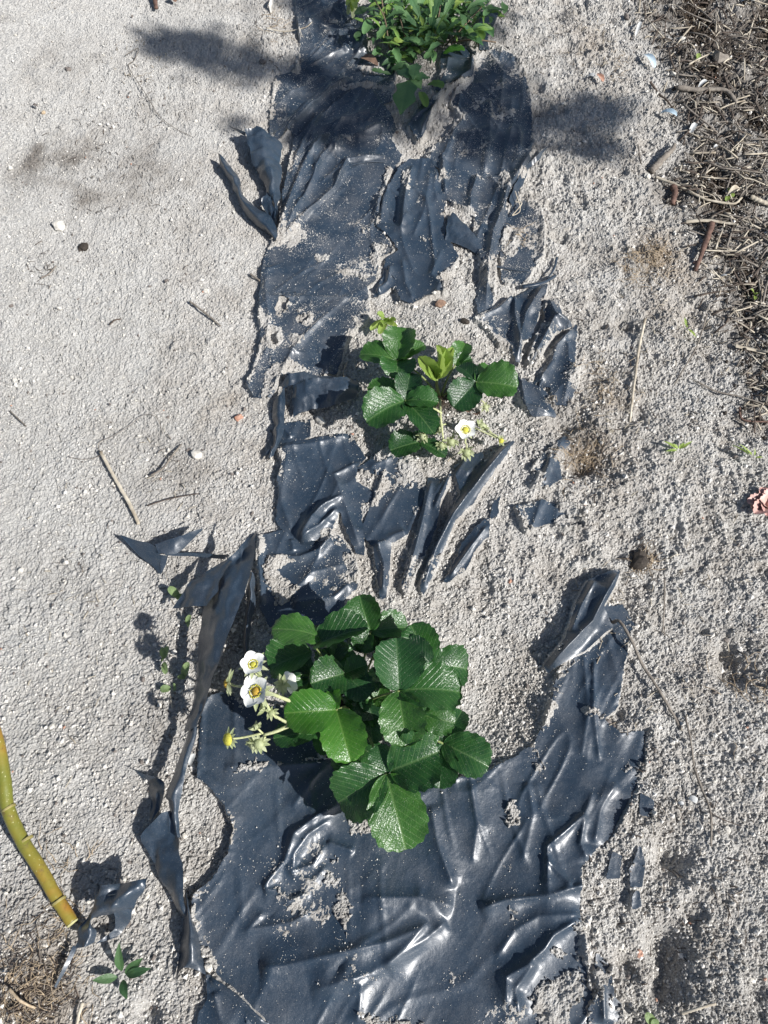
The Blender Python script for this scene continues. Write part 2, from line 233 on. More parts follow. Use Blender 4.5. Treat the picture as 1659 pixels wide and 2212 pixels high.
sheet('film_scrap', 'torn plastic corner at the bottom left beside the wide sheet', 'H', [(905, 900), (960, 935), (1050, 1005), (1165, 1110), (1200, 1250), (850, 1250), (860, 1150), (875, 1060), (910, 1000)],
      [('H', [(910, 905), (1040, 1000), (1160, 1105)], .006, .005), ('H', [(930, 960), (960, 1080), (1000, 1180)], .005, .008)], sand=.05, lift=.006, jag=.0012)
for pts, lb in [([(1108, 120), (1152, 150), (1150, 205), (1102, 198)], 'small bluish plastic bit right of the wide front sheet'), ([(1095, 348), (1110, 400), (1100, 505), (1062, 508), (1058, 440), (1080, 400)], 'dark plastic splinter standing in sand at the lower right'),
                ([(1085, 540), (1095, 590), (1068, 602), (1070, 560)], 'tiny plastic splinter just under the dark one'), ([(985, 370), (1012, 385), (1005, 470), (960, 472)], 'faint blue plastic remnant under the sand at the right edge of the wide sheet'),
                ([(918, 808), (965, 860), (975, 985), (1012, 1020), (1045, 1200), (890, 1200), (880, 1040), (930, 960), (908, 880)], 'wavy blue plastic tongue at the bottom edge right of the wide sheet')]:
    sheet('film_scrap', lb, 'K', pts, [('K', [(930, 900), (940, 1100)], .006, .006)] if 'wavy' in lb else [], sand=.2, lift=.004, jag=.001)

# ------------------------------------------------------------------ materials
def mat(name, rough=.8, base=(.5, .5, .5)):
    m = bpy.data.materials.new(name); m.use_nodes = True; n = m.node_tree.nodes; b = n['Principled BSDF']
    b.inputs['Base Color'].default_value = (*base, 1); b.inputs['Roughness'].default_value = rough
    return m, m.node_tree, b
def N(t, ty, **k):
    n = t.nodes.new(ty)
    for a, v in k.items():
        if a in n.inputs: n.inputs[a].default_value = v
        else: setattr(n, a, v)
    return n
def ramp(t, src, stops):
    r = t.nodes.new('ShaderNodeValToRGB'); e = r.color_ramp.elements
    while len(e) < len(stops): e.new(.5)
    for i, (p, c) in enumerate(stops): e[i].position = p; e[i].color = (*c, 1) if len(c) == 3 else c
    t.links.new(src, r.inputs[0]); return r.outputs[0]
def mixc(t, f, a, b):
    m = t.nodes.new('ShaderNodeMix'); m.data_type = 'RGBA'
    for s, v in ((m.inputs[0], f), (m.inputs[6], a), (m.inputs[7], b)):
        if hasattr(v, 'links'): t.links.new(v, s)
        elif isinstance(v, (int, float)): s.default_value = v
        else: s.default_value = (*v, 1)
    return m.outputs[2]
def noise(t, scale, detail=4, rough=.6, vec=None):
    n = N(t, 'ShaderNodeTexNoise', Scale=scale, Detail=detail, Roughness=rough)
    if vec is None: vec = N(t, 'ShaderNodeNewGeometry').outputs['Position']
    t.links.new(vec, n.inputs['Vector']); return n.outputs['Fac']
def bump(t, b, h, dist, strength=1):
    n = N(t, 'ShaderNodeBump', Distance=dist, Strength=strength); t.links.new(h, n.inputs['Height']); t.links.new(n.outputs[0], b.inputs['Normal']); return n

m_sand, t, b = mat('sand', .93)
at = N(t, 'ShaderNodeAttribute', attribute_name='soil'); sp = N(t, 'ShaderNodeSeparateColor'); t.links.new(at.outputs['Color'], sp.inputs[0])
g = ramp(t, noise(t, 620, 3, .75), [(.29, (.15, .14, .125)), (.42, (.42, .405, .375)), (.56, (.585, .57, .54)), (.70, (.78, .77, .745))])
g2 = ramp(t, noise(t, 14, 6, .7), [(.36, (.76, .73, .70)), (.60, (1.0, 1.0, 1.0))])
mu = t.nodes.new('ShaderNodeMix'); mu.data_type = 'RGBA'; mu.blend_type = 'MULTIPLY'; mu.inputs[0].default_value = 1; t.links.new(g, mu.inputs[6]); t.links.new(g2, mu.inputs[7])
hum = ramp(t, noise(t, 260, 4, .7), [(.35, (.018, .013, .010)), (.58, (.075, .056, .040)), (.80, (.30, .255, .20))])
c = mixc(t, sp.outputs[0], mu.outputs[2], hum)
c = mixc(t, sp.outputs[1], c, ramp(t, noise(t, 300, 3), [(.3, (.16, .12, .085)), (.7, (.42, .34, .25))]))
c = mixc(t, sp.outputs[2], c, ramp(t, noise(t, 700, 3), [(.32, (.22, .215, .20)), (.46, (.46, .455, .435)), (.6, (.585, .58, .56)), (.74, (.72, .71, .69))]))
t.links.new(c, b.inputs['Base Color'])
bump(t, b, noise(t, 750, 3, .8), .0022, 1)
b.inputs['Specular IOR Level'].default_value = .25

def film_mat(name, rough, dust):
    m, t, b = mat(name, rough)
    n = noise(t, 25, 5, .65); n2 = noise(t, 900, 2, .6); n3 = noise(t, 7, 3, .6)
    base = mixc(t, ramp(t, n3, [(.3, (0, 0, 0)), (.7, (1, 1, 1))]), (.012, .025, .043), (.030, .049, .074))
    ma = N(t, 'ShaderNodeMath', operation='MULTIPLY'); t.links.new(n, ma.inputs[0]); t.links.new(n2, ma.inputs[1])
    f = ramp(t, ma.outputs[0], [(.22, (0, 0, 0)), (.42, (dust, dust, dust))])
    fine = ramp(t, noise(t, 1500, 1, .5), [(.70, (0, 0, 0)), (.74, (.5, .5, .5))])
    base = mixc(t, f, base, (.34, .32, .30)); base = mixc(t, fine, base, (.5, .48, .45))
    t.links.new(base, b.inputs['Base Color'])
    r = ramp(t, n, [(.3, (rough - .05,) * 3), (.7, (rough + .12,) * 3)]); t.links.new(r, b.inputs['Roughness'])
    nn = N(t, 'ShaderNodeTexNoise', Scale=38.0, Detail=4.0, Roughness=.55, Distortion=1.2); nn.noise_type = 'RIDGED_MULTIFRACTAL'; t.links.new(N(t, 'ShaderNodeNewGeometry').outputs['Position'], nn.inputs['Vector'])
    ad = N(t, 'ShaderNodeMath', operation='MULTIPLY_ADD'); t.links.new(nn.outputs['Fac'], ad.inputs[0]); ad.inputs[1].default_value = .7; t.links.new(noise(t, 170, 4, .6), ad.inputs[2])
    bump(t, b, ad.outputs[0], .0013, .5); b.inputs['Specular IOR Level'].default_value = .62; b.inputs['Coat Weight'].default_value = .35; b.inputs['Coat Roughness'].default_value = .24
    return m
m_film = film_mat('black_film', .44, .24); m_film2 = film_mat('black_film_clean', .41, .12)

def leaf_mat(name, dark, lite, vein, rough=.36, trans=.22, specks=True):
    m, t, b = mat(name, rough)
    uv = N(t, 'ShaderNodeUVMap'); sx = N(t, 'ShaderNodeSeparateXYZ'); t.links.new(uv.outputs[0], sx.inputs[0])
    ax = N(t, 'ShaderNodeMath', operation='ABSOLUTE'); t.links.new(sx.outputs[0], ax.inputs[0])
    mq = N(t, 'ShaderNodeMath', operation='MULTIPLY_ADD'); t.links.new(ax.outputs[0], mq.inputs[0]); mq.inputs[1].default_value = -.42; t.links.new(sx.outputs[1], mq.inputs[2])
    ms = N(t, 'ShaderNodeMath', operation='MULTIPLY'); t.links.new(mq.outputs[0], ms.inputs[0]); ms.inputs[1].default_value = 9
    pp = N(t, 'ShaderNodeMath', operation='PINGPONG'); t.links.new(ms.outputs[0], pp.inputs[0]); pp.inputs[1].default_value = .5
    side = ramp(t, pp.outputs[0], [(.0, (1, 1, 1)), (.10, (0, 0, 0))])
    mid = ramp(t, ax.outputs[0], [(.02, (1, 1, 1)), (.06, (0, 0, 0))])
    mx = N(t, 'ShaderNodeMath', operation='MAXIMUM'); t.links.new(side, mx.inputs[0]); t.links.new(mid, mx.inputs[1])
    oi = N(t, 'ShaderNodeObjectInfo')
    nz = N(t, 'ShaderNodeMath', operation='MULTIPLY_ADD'); t.links.new(oi.outputs['Random'], nz.inputs[0]); nz.inputs[1].default_value = .5; t.links.new(noise(t, 90, 3), nz.inputs[2])
    base = mixc(t, ramp(t, nz.outputs[0], [(.4, (0, 0, 0)), (.9, (1, 1, 1))]), dark, lite)
    vf = N(t, 'ShaderNodeMath', operation='MULTIPLY'); t.links.new(mx.outputs[0], vf.inputs[0]); vf.inputs[1].default_value = .26
    base = mixc(t, vf.outputs[0], base, vein)
    if specks:
        s = ramp(t, noise(t, 1000, 1, .5), [(.72, (0, 0, 0)), (.76, (.8, .8, .8))]); base = mixc(t, s, base, (.5, .48, .42))
    t.links.new(base, b.inputs['Base Color']); b.inputs['Specular IOR Level'].default_value = .55
    vo = N(t, 'ShaderNodeTexVoronoi', Scale=520.0); t.links.new(N(t, 'ShaderNodeNewGeometry').outputs['Position'], vo.inputs['Vector'])
    ad = N(t, 'ShaderNodeMath', operation='MULTIPLY_ADD'); t.links.new(mx.outputs[0], ad.inputs[0]); ad.inputs[1].default_value = -.8; t.links.new(vo.outputs['Distance'], ad.inputs[2])
    bump(t, b, ad.outputs[0], .0007, .45)
    tr = N(t, 'ShaderNodeBsdfTranslucent'); tc = mixc(t, .75, base, tuple(min(1, q * 2.2) for q in lite)); t.links.new(tc, tr.inputs[0])
    mi = N(t, 'ShaderNodeMixShader'); mi.inputs[0].default_value = trans
    t.links.new(b.outputs[0], mi.inputs[1]); t.links.new(tr.outputs[0], mi.inputs[2]); t.links.new(mi.outputs[0], t.nodes['Material Output'].inputs[0])
    return m
m_leaf = leaf_mat('strawberry_leaf', (.010, .044, .013), (.028, .096, .020), (.20, .32, .12), .34)
m_leaf2 = leaf_mat('strawberry_leaf_deep', (.008, .034, .014), (.020, .075, .020), (.14, .24, .10), .38)
m_leaf3 = leaf_mat('strawberry_leaf_fresh', (.020, .070, .016), (.045, .130, .022), (.22, .34, .12), .36)
m_leafb = leaf_mat('bright_leaf', (.026, .105, .012), (.055, .17, .02), (.25, .40, .10), .33, .3)
m_young = leaf_mat('young_leaf', (.17, .27, .05), (.32, .42, .10), (.48, .55, .22), .5, .35, False)
m_weed = leaf_mat('weed_leaf', (.09, .19, .045), (.20, .33, .07), (.30, .42, .15), .5, .25, False)
m_weedd = leaf_mat('weed_leaf_dark', (.05, .14, .055), (.11, .22, .08), (.16, .25, .12), .55, .25, False)
m_weedk = leaf_mat('weed_leaf_deep', (.025, .075, .03), (.06, .13, .045), (.14, .22, .1), .5, .22, False)
m_sepal = leaf_mat('pale_green', (.30, .36, .16), (.46, .50, .30), (.55, .58, .36), .6, .3, False)
m_petal, t, b = mat('white_petal', .6, (.80, .80, .75)); b.inputs['Subsurface Weight'].default_value = .2; b.inputs['Subsurface Radius'].default_value = (.001, .001, .001)
bump(t, b, noise(t, 700, 2), .0004, .4)
def simple(name, a, bb, scale=200, rough=.8, bd=.0006):
    m, t, b = mat(name, rough); t.links.new(ramp(t, noise(t, scale, 4), [(.3, a), (.7, bb)]), b.inputs['Base Color']); bump(t, b, noise(t, scale * 3, 3), bd, .8); return m
m_yel = simple('yellow_centre', (.42, .38, .03), (.62, .60, .10), 900); m_org = simple('orange_centre', (.45, .26, .03), (.62, .42, .06), 900)
m_stem = simple('hairy_stem', (.34, .38, .16), (.56, .56, .34), 500); m_pet = simple('petiole', (.12, .18, .05), (.24, .26, .10), 300); m_redst = simple('reddish_stem', (.10, .07, .05), (.22, .16, .10), 300)
m_twig = simple('twig_dark', (.035, .026, .02), (.12, .09, .07), 150); m_twigm = simple('twig_grey', (.12, .10, .085), (.27, .24, .20), 150); m_straw = simple('straw', (.22, .18, .13), (.62, .56, .45), 45); m_bark = simple('brown_bark', (.07, .038, .028), (.17, .10, .075), 130)
m_root = simple('root_fibre', (.34, .25, .16), (.52, .42, .29), 300); m_clod = simple('dark_crumb', (.018, .013, .010), (.06, .048, .036), 500)
m_stone = simple('pale_stone', (.46, .43, .38), (.68, .65, .58), 150, .75); m_stoned = simple('dark_stone', (.10, .085, .075), (.22, .19, .17), 200); m_stoner = simple('red_stone', (.34, .17, .11), (.52, .32, .24), 200)
m_white = simple('white_chip', (.46, .47, .46), (.62, .62, .60), 100, .5); m_blue = simple('bluish_chip', (.40, .52, .60), (.60, .70, .76), 60, .45)
m_pink = simple('pink_leaf', (.40, .20, .18), (.62, .42, .36), 60, .5); m_dryl = simple('dry_leaf', (.10, .06, .045), (.24, .15, .10), 90)
m_grain = simple('sand_grain', (.55, .52, .47), (.80, .77, .72), 800)
m_blackst = simple('black_stick', (.015, .015, .017), (.05, .05, .055), 200, .45)
m_rod, t, b = mat('green_bark', .42)
rd = ramp(t, noise(t, 14, 3), [(.35, (.15, .16, .025)), (.52, (.24, .19, .03)), (.68, (.36, .15, .025))])
rd = mixc(t, ramp(t, noise(t, 60, 5, .7), [(.58, (0, 0, 0)), (.70, (.75, .75, .75))]), rd, (.12, .075, .035))
vo = ramp(t, noise(t, 330, 1), [(.71, (0, 0, 0)), (.76, (.8, .8, .8))]); t.links.new(mixc(t, vo, rd, (.52, .50, .26)), b.inputs['Base Color']); bump(t, b, noise(t, 160, 3), .0008, .5)
m_rodr = simple('node_bark', (.20, .17, .05), (.36, .31, .12), 200, .6)
m_cut = simple('cut_wood', (.38, .36, .16), (.50, .48, .26), 300)

# ------------------------------------------------------------------ object helpers
def mesh(name, vs, fs, m, parent=None, uv=None, smooth=True):
    me = bpy.data.meshes.new(name); vs = np.asarray(vs, dtype=np.float32).reshape(-1, 3)
    if isinstance(fs, np.ndarray) and fs.ndim == 2:
        k = fs.shape[1]; n = len(fs)
        me.vertices.add(len(vs)); me.vertices.foreach_set('co', vs.ravel()); me.loops.add(n * k); me.loops.foreach_set('vertex_index', fs.astype(np.int32).ravel())
        me.polygons.add(n); me.polygons.foreach_set('loop_start', np.arange(0, n * k, k, dtype=np.int32)); me.update(calc_edges=True)
    else: me.from_pydata([tuple(map(float, q)) for q in vs], [], fs); me.update()
    me.polygons.foreach_set('use_smooth', np.full(len(me.polygons), smooth))
    if uv is not None:
        l = me.uv_layers.new(name='UVMap'); ix = np.empty(len(me.loops), dtype=np.int32); me.loops.foreach_get('vertex_index', ix)
        l.data.foreach_set('uv', np.asarray(uv, dtype=np.float32)[ix].ravel())
    me.materials.append(m); o = bpy.data.objects.new(name, me); C.objects.link(o)
    if parent is not None: o.parent = parent; o.matrix_parent_inverse = Matrix.Translation(parent.location).inverted() if parent.type == 'EMPTY' else Matrix.Identity(4)
    return o
def tag(o, label, cat, group=None, kind=None):
    if label: o['label'] = label
    if cat: o['category'] = cat
    if group: o['group'] = group
    if kind: o['kind'] = kind
    return o
def empty(name, loc, label, cat, group=None):
    o = bpy.data.objects.new(name, None); o.location = loc; o.empty_display_size = .02; C.objects.link(o); return tag(o, label, cat, group)
def quads(nr, nc):
    i = np.arange(nr - 1)[:, None] * nc + np.arange(nc - 1)[None]; return np.stack([i, i + 1, i + nc + 1, i + nc], -1).reshape(-1, 4)
def spline(pts, n):
    p = [Vector(q) for q in pts]
    if len(p) == 2: return [p[0].lerp(p[1], i / (n - 1)) for i in range(n)]
    e = [p[0] * 2 - p[1]] + p + [p[-1] * 2 - p[-2]]; out = []; m = len(p) - 1
    for i in range(n):
        s = i / (n - 1) * m; k = min(int(s), m - 1); f = s - k; a, b_, c_, d = e[k:k + 4]
        out.append(.5 * ((2 * b_) + (c_ - a) * f + (2 * a - 5 * b_ + 4 * c_ - d) * f * f + (3 * b_ - 3 * c_ + d - a) * f ** 3))
    return out
def tube_data(pts, r0, r1=None, n=None, sides=6, flat_=1.0, jit=0):
    r1 = r0 if r1 is None else r1; n = n or max(3, len(pts) * 3); c = spline(pts, n); vs = []; up = Vector((0, 0, 1))
    for i, q in enumerate(c):
        d = (c[min(i + 1, n - 1)] - c[max(i - 1, 0)]).normalized(); a = d.cross(up)
        a = a.normalized() if a.length > .05 else Vector((1, 0, 0)); bb = a.cross(d).normalized(); r = r0 + (r1 - r0) * i / (n - 1)
        for k in range(sides):
            th = 2 * math.pi * k / sides; rr = r * (1 + jit * random.uniform(-1, 1)); vs.append(q + a * (rr * math.cos(th)) + bb * (rr * flat_ * math.sin(th)))
    fs = [(i * sides + k, i * sides + (k + 1) % sides, (i + 1) * sides + (k + 1) % sides, (i + 1) * sides + k) for i in range(n - 1) for k in range(sides)]
    fs += [tuple(range(sides))[::-1], tuple(range((n - 1) * sides, n * sides))]
    return vs, fs
def tube(name, pts, r0, r1, m, parent=None, **k):
    return mesh(name, *tube_data(pts, r0, r1, **k), m, parent)
class Batch:
    def __init__(s): s.v = []; s.f = []
    def add(s, vs, fs):
        o = len(s.v); s.v += [tuple(q) for q in vs]; s.f += [tuple(i + o for i in f) for f in fs]
    def build(s, name, m, parent=None, smooth=True): return mesh(name, s.v, s.f, m, parent, smooth=smooth)

# ------------------------------------------------------------------ build the film sheets, and the ground they press into
def build_sheet(s):
    p = np.array(s['poly']); x0, y0 = p.min(0) - .006; x1, y1 = p.max(0) + .006
    st_ = .0018 if (x1 - x0) * (y1 - y0) > .02 else .0014
    nx = int((x1 - x0) / st_) + 2; ny = int((y1 - y0) / st_) + 2
    X, Y = np.meshgrid(np.linspace(x0, x1, nx), np.linspace(y0, y1, ny)); D = sh_sd(s, X, Y)
    Q = quads(ny, nx); keep = (D.ravel()[Q] < 0).sum(1) >= 2; Q = Q[keep]
    use = np.zeros(nx * ny, bool); use[Q.ravel()] = True
    cnt = np.bincount(Q.ravel(), minlength=nx * ny); bd = use & (cnt < 4)
    gy, gx = np.gradient(D, (y1 - y0) / (ny - 1), (x1 - x0) / (nx - 1)); gl = np.hypot(gx, gy) + 1e-6
    sh = np.clip(D / gl, -st_, st_); xf = X.ravel().copy(); yf = Y.ravel().copy()
    xf[bd] -= (sh * gx / gl).ravel()[bd]; yf[bd] -= (sh * gy / gl).ravel()[bd]
    Z = sh_h(s, xf, yf, D.ravel()); re = -np.ones(nx * ny, int); re[use] = np.arange(use.sum())
    o = mesh(s['name'], np.stack([xf, yf, Z], -1)[use], re[Q], m_film if s['sand'] > .3 else m_film2)
    s['area'] = len(Q) * st_ * st_; s['box'] = (x0, y0, x1, y1)
    tag(o, s['label'], 'plastic sheet' if s['name'] == 'mulch_film' else 'torn plastic', 'torn black mulch film')
for s in SH: build_sheet(s)

def soil_attr(x, y):
    n = fbm(x * 14, y * 14, 301, 4); r = np.zeros_like(x)
    right = fp('U', [(600, -60), (640, 20), (668, 90), (680, 150), (652, 190), (690, 225), (712, 290), (735, 345), (745, 420), (790, 450), (1200, 450), (1200, -60)])
    d = sdpoly(x, y, right); r = np.maximum(r, ss(.03, -.05, d + .07 * n) * (.72 + 1.0 * n))
    for fr, a, b_, rr, k in [('I', 430, 690, .13, .72), ('I', 560, 560, .10, .55), ('I', 300, 620, .08, .45), ('I', 300, 300, .10, .25), ('G2', 700, 900, .06, .3), ('G', 650, 900, .05, .2), ('N', 880, 850, .045, .4), ('N', 1050, 290, .03, .3), ('J', 1110, 200, .02, .5), ('Q', 700, 1620, .04, .35), ('N', 770, 680, .03, .35),
                             ('E', 870, 740, .03, .8), ('H', 150, 980, .05, .3), ('K', 1240, 880, .04, .5), ('M', 750, 60, .04, .4), ('C', 850, 700, .06, .7), ('F', 800, 300, .10, .6), ('J', 1540, 650, .04, .4), ('K', 1580, 1100, .05, .3), ('I', 30, 90, .03, .25)]:
        cx, cy, _ = flat(*px(fr, a, b_)); r = np.maximum(r, k * .8 * np.exp(-((x - cx + .6 * rr * fbm(x * 30, y * 30, 7, 2)) ** 2 + (y - cy + .6 * rr * fbm(x * 30, y * 30, 8, 2)) ** 2) / rr ** 2) * (1 + 1.6 * n))
    tan = np.zeros_like(x)
    for fr, a, b_, rr, k in [('Q', 850, 1560, .05, .6), ('Q', 1000, 1720, .04, .5), ('N', 950, 880, .05, .5), ('H', 130, 960, .07, .85), ('N', 960, 600, .04, .4), ('H', 40, 930, .06, .8), ('M', 900, 190, .04, .4), ('G2', 1010, 610, .015, .4), ('N', 1240, 220, .05, .25)]:
        cx, cy, _ = flat(*px(fr, a, b_)); tan = np.maximum(tan, k * np.exp(-((x - cx) ** 2 + (y - cy) ** 2) / rr ** 2) * (1 + .9 * n))
    lx, ly, _ = flat(0, 512); smooth = ss(-.16, -.5, x + .1 * n) 
    return np.clip(r, 0, 1), np.clip(tan, 0, 1), np.clip(smooth * .6 * (1 - 1.6 * r), 0, 1)
def ground():
    xs = np.arange(-.60, .6201, .00145); lo = xs[0] - np.cumsum(np.linspace(.0018, .0028, 105)); hi = xs[-1] + np.cumsum(np.linspace(.0018, .0028, 105))
    far = np.cumsum(.01 * 1.35 ** np.arange(24)); xs = np.concatenate([(lo[-1] - far)[::-1], lo[::-1], xs, hi, hi[-1] + far])
    ys = [-.14]
    while ys[-1] < 1.74: ys.append(ys[-1] + .00125 + .00085 * (ys[-1] + .14))
    ys = np.array(ys); ys = np.concatenate([(ys[0] - far)[::-1], ys, ys[-1] + far])
    X, Y = np.meshgrid(xs, ys); nr, nc = X.shape
    near = (np.abs(X) < 1.1) & (Y > -.3) & (Y < 1.9)
    soil, tan, smo = soil_attr(X, Y)
    wx = X + .004 * fbm(X * 60, Y * 60, 1, 2); wy = Y + .004 * fbm(X * 60 + 9, Y * 60, 2, 2)
    rough = .70 + .45 * ss(.0, .25, X) + .35 * soil - .25 * smo + .35 * fbm(X * 6, Y * 6, 8, 3)
    pit = np.exp(-((X - flat(*px('J', 450, 780))[0]) ** 2 + (Y - flat(*px('J', 450, 780))[1]) ** 2) / .07 ** 2); rough *= 1 - .75 * pit
    rt = ss(-.02, .25, X); zone = np.clip(.5 + 1.3 * fbm(X * 7, Y * 7, 91, 2), 0, 1)
    cr = (.70 - .2 * rt) * bumps(wx, wy, .012, 11, .2, .55, .35) * np.clip(rough, .1, 2) * zone + .6 * bumps(wx, wy, .0062, 21, .25, .55, .55) * np.clip(rough + .15, .2, 1.5) + .7 * bumps(wx + 3, wy, .0031, 31, .35, .62, .85)
    lump = 0; am_ = 1.0; rough = rough * (.75 + .9 * np.clip(fbm(X * 4.5, Y * 4.5, 222, 3) + .25, 0, 1))
    for i in range(5):
        lump = lump + am_ * (.6 - np.abs(vn(wx * 38 * 1.9 ** i + 7 * i, wy * 38 * 1.9 ** i, 140 + i)) * 1.2); am_ *= .60
    cr += (.0026 + .0024 * rt * zone) * lump * np.clip(rough, .3, 1.3) * (1 - .6 * pit)
    cr += .0012 * vn(X * 520, Y * 520, 94) + .0008 * vn(X * 800, Y * 800, 95)
    cr -= .0036 * ss(.10, .0, np.abs(vn(wx * 105, wy * 135, 92))) * np.clip(.4 + 1.5 * fbm(X * 15, Y * 15, 93, 3), 0, 1) + .0030 * ss(.08, .0, np.abs(vn(wx * 62, wy * 95, 192))) * np.clip(.1 + 1.8 * fbm(X * 10, Y * 10, 193, 3), 0, 1)
    cr += (.0048 + .0045 * rt) * fbm(X * 18, Y * 18, 96, 4) * (1 - .7 * pit)
    cr -= .010 * ss(.22, .55, fbm(X * 24, Y * 24, 98, 4)) * rt * (1 - pit) * (1 - zone)
    cr += .011 * soil * fbm(X * 34, Y * 34, 197, 4) * rt
    Z = macro(X, Y) + cr
    for s in SH:
        x0, y0, x1, y1 = s['box']; i0, i1 = np.searchsorted(ys, [y0 - .01, y1 + .01]); j0, j1 = np.searchsorted(xs, [x0 - .01, x1 + .01]); sl_ = np.s_[i0:i1, j0:j1]
        x = X[sl_]; y = Y[sl_]
        if x.size == 0: continue
        d = sh_sd(s, x, y); h = sh_h(s, x, y, d); c = cover(s, x, y, d)
        near_ = np.maximum(c, -.004); fine = cr[sl_] * .8
        inside = np.where(near_ > -.0015, h + near_ + fine * ss(-.0015, .002, near_) - .0005, h - .0035)
        k = ss(.004, -.001, d)                        # sand meets the torn edge
        z0 = Z[sl_]; out = z0
        Z[sl_] = np.where(d < .004, out * (1 - k) + np.minimum(inside, np.where(near_ > -.0015, 9, np.maximum(inside, -9))) * k, out)
    fade = np.where(near, 1, 0); Z = np.where(near, Z, macro(X, Y) + .003)
    o = mesh('sandy_ground', np.stack([X, Y, Z], -1).reshape(-1, 3), quads(nr, nc), m_sand, smooth=False)
    at = o.data.color_attributes.new('soil', 'FLOAT_COLOR', 'POINT'); col = np.zeros((nr * nc, 4), dtype=np.float32)
    col[:, 0] = soil.ravel(); col[:, 1] = tan.ravel(); col[:, 2] = smo.ravel(); col[:, 3] = 1; at.data.foreach_set('color', col.ravel())
    o['kind'] = 'structure'
    return xs, ys, Z
GX, GY, GZ = ground()
def gtop(x, y):
    i = min(max(np.searchsorted(GY, y), 1), len(GY) - 1); j = min(max(np.searchsorted(GX, x), 1), len(GX) - 1); return float(GZ[i - 1:i + 1, j - 1:j + 1].max())
def G0(fr, x, y, dz=.0):                              # on top of the actual surface
    q = PF(fr, x, y, .002); return Vector((q.x, q.y, gtop(q.x, q.y) + dz))

# ------------------------------------------------------------------ upright film pieces, lofted
def loft(name, label, rows, m=None, nu=60, nv=16, wob=.0012, cat='torn plastic', parent=None, group='torn black mulch film'):
    """rows: list of (frame, [(x,y,h), ...]) cross sections from end to end"""
    k_ = 1.45 if ('tall' in label or 'wing' in label or 'fold running' in label) else 1.15
    R = [[PF(fr, x, y, h * k_) for x, y, h in q] for fr, q in rows]; k = len(R[0])
    R = [spline(r, nv) if len(r) > 1 else r for r in R]
    cols = [spline([r[j] for r in R], nu) for j in range(nv)]
    V = np.array([[tuple(cols[j][i]) for j in range(nv)] for i in range(nu)]); x = V[..., 0]; y = V[..., 1]
    sd = len(label)
    wob *= 2.0; V[..., 2] += wob * 2 * fbm(x * 50, y * 50, sd, 3) + wob * .8 * (1 - np.abs(vn(x * 90, y * 40, sd + 5))) ** 2
    V[..., 0] += wob * .7 * vn(y * 80, x * 50, sd + 7)
    o = mesh(name, V.reshape(-1, 3), quads(nu, nv), m or m_film2, parent)
    if parent is None: tag(o, label, cat, group)
    return o
loft('film_flap', 'tall standing plastic strip with a pointed tip, left of the white flowers', [
  ('G', [(1104, 85, .045), (1108, 78, .046), (1112, 70, .048)]), ('G', [(1040, 150, .036), (1075, 130, .04), (1103, 135, .046)]), ('G', [(985, 200, .03), (1045, 195, .032), (1093, 205, .044)]),
  ('G', [(935, 255, .022), (1000, 290, .036), (1062, 335, .042)]), ('G', [(900, 330, .018), (960, 380, .036), (1036, 410, .042)]), ('G', [(878, 415, .016), (935, 450, .034), (1008, 480, .042)]),
  ('G', [(858, 560, .012), (905, 590, .034), (962, 600, .042)]), ('G', [(846, 700, .01), (882, 720, .03), (922, 705, .040)]), ('G', [(828, 830, .010), (850, 840, .026), (885, 830, .036)]), ('G', [(800, 955, .012), (822, 945, .024), (852, 925, .03)])], nu=90, nv=22)
loft('film_flap', 'broad dark wing of plastic on the left of the tall standing strip', [
  ('G', [(990, 198, .028), (1000, 215, .032)]), ('G', [(850, 285, .022), (945, 300, .034)]), ('G', [(800, 325, .020), (935, 350, .034)]), ('G', [(750, 418, .016), (890, 408, .032)])], nu=30, nv=16)
loft('film_flap', 'narrow lower tail of plastic curling below the tall standing strip', [
  ('G', [(828, 900, .014), (845, 900, .026), (860, 905, .026)]), ('G', [(795, 1010, .012), (815, 1005, .026), (838, 1000, .026)]), ('G', [(760, 1100, .012), (785, 1090, .026), (812, 1080, .026)]),
  ('H', [(715, 115, .016), (745, 110, .030), (790, 90, .026)]), ('H', [(735, 150, .016), (755, 155, .030), (780, 160, .026)]), ('H', [(745, 230, .012), (757, 240, .028), (775, 250, .026)]), ('H', [(752, 290, .012), (762, 300, .026), (777, 300, .024)])], nu=60, nv=12)
loft('film_flap', 'long dark plastic fold running down left of the wide front sheet', [
  ('H', [(700, 195, .022), (735, 185, .022), (742, 190, .020)]), ('H', [(612, 292, .010), (700, 300, .014), (776, 290, .022)]), ('H', [(640, 370, .008), (710, 370, .016), (782, 370, .022)]), ('H', [(690, 470, .008), (740, 470, .016), (788, 470, .020)]),
  ('H', [(740, 560, .006), (765, 560, .014), (792, 560, .016)]), ('H', [(785, 640, .005), (800, 645, .010), (812, 640, .010)])], nu=60, nv=16)
loft('film_flap', 'torn dark plastic layer with a sunlit hole beside the long fold', [
  ('H', [(520, -10, .004), (560, 5, .006)]), ('H', [(600, 25, .004), (690, 50, .012)]), ('H', [(630, 80, .003), (715, 110, .016)]), ('H', [(655, 130, .003), (690, 180, .010)]), ('H', [(650, 180, .002), (655, 240, .006)])], nu=30, nv=12, wob=.002)
loft('film_flap', 'twisted plastic tip at the lower end of the long dark fold', [
  ('H', [(795, 530, .014), (800, 535, .016), (802, 540, .014)]), ('H', [(795, 630, .006), (815, 625, .020), (826, 635, .010)]), ('H', [(785, 720, .004), (820, 720, .022), (860, 745, .006)]), ('H', [(780, 820, .003), (830, 830, .022), (885, 830, .006)]), ('H', [(765, 920, .003), (800, 862, .016), (893, 892, .008)])], nu=40, nv=14)
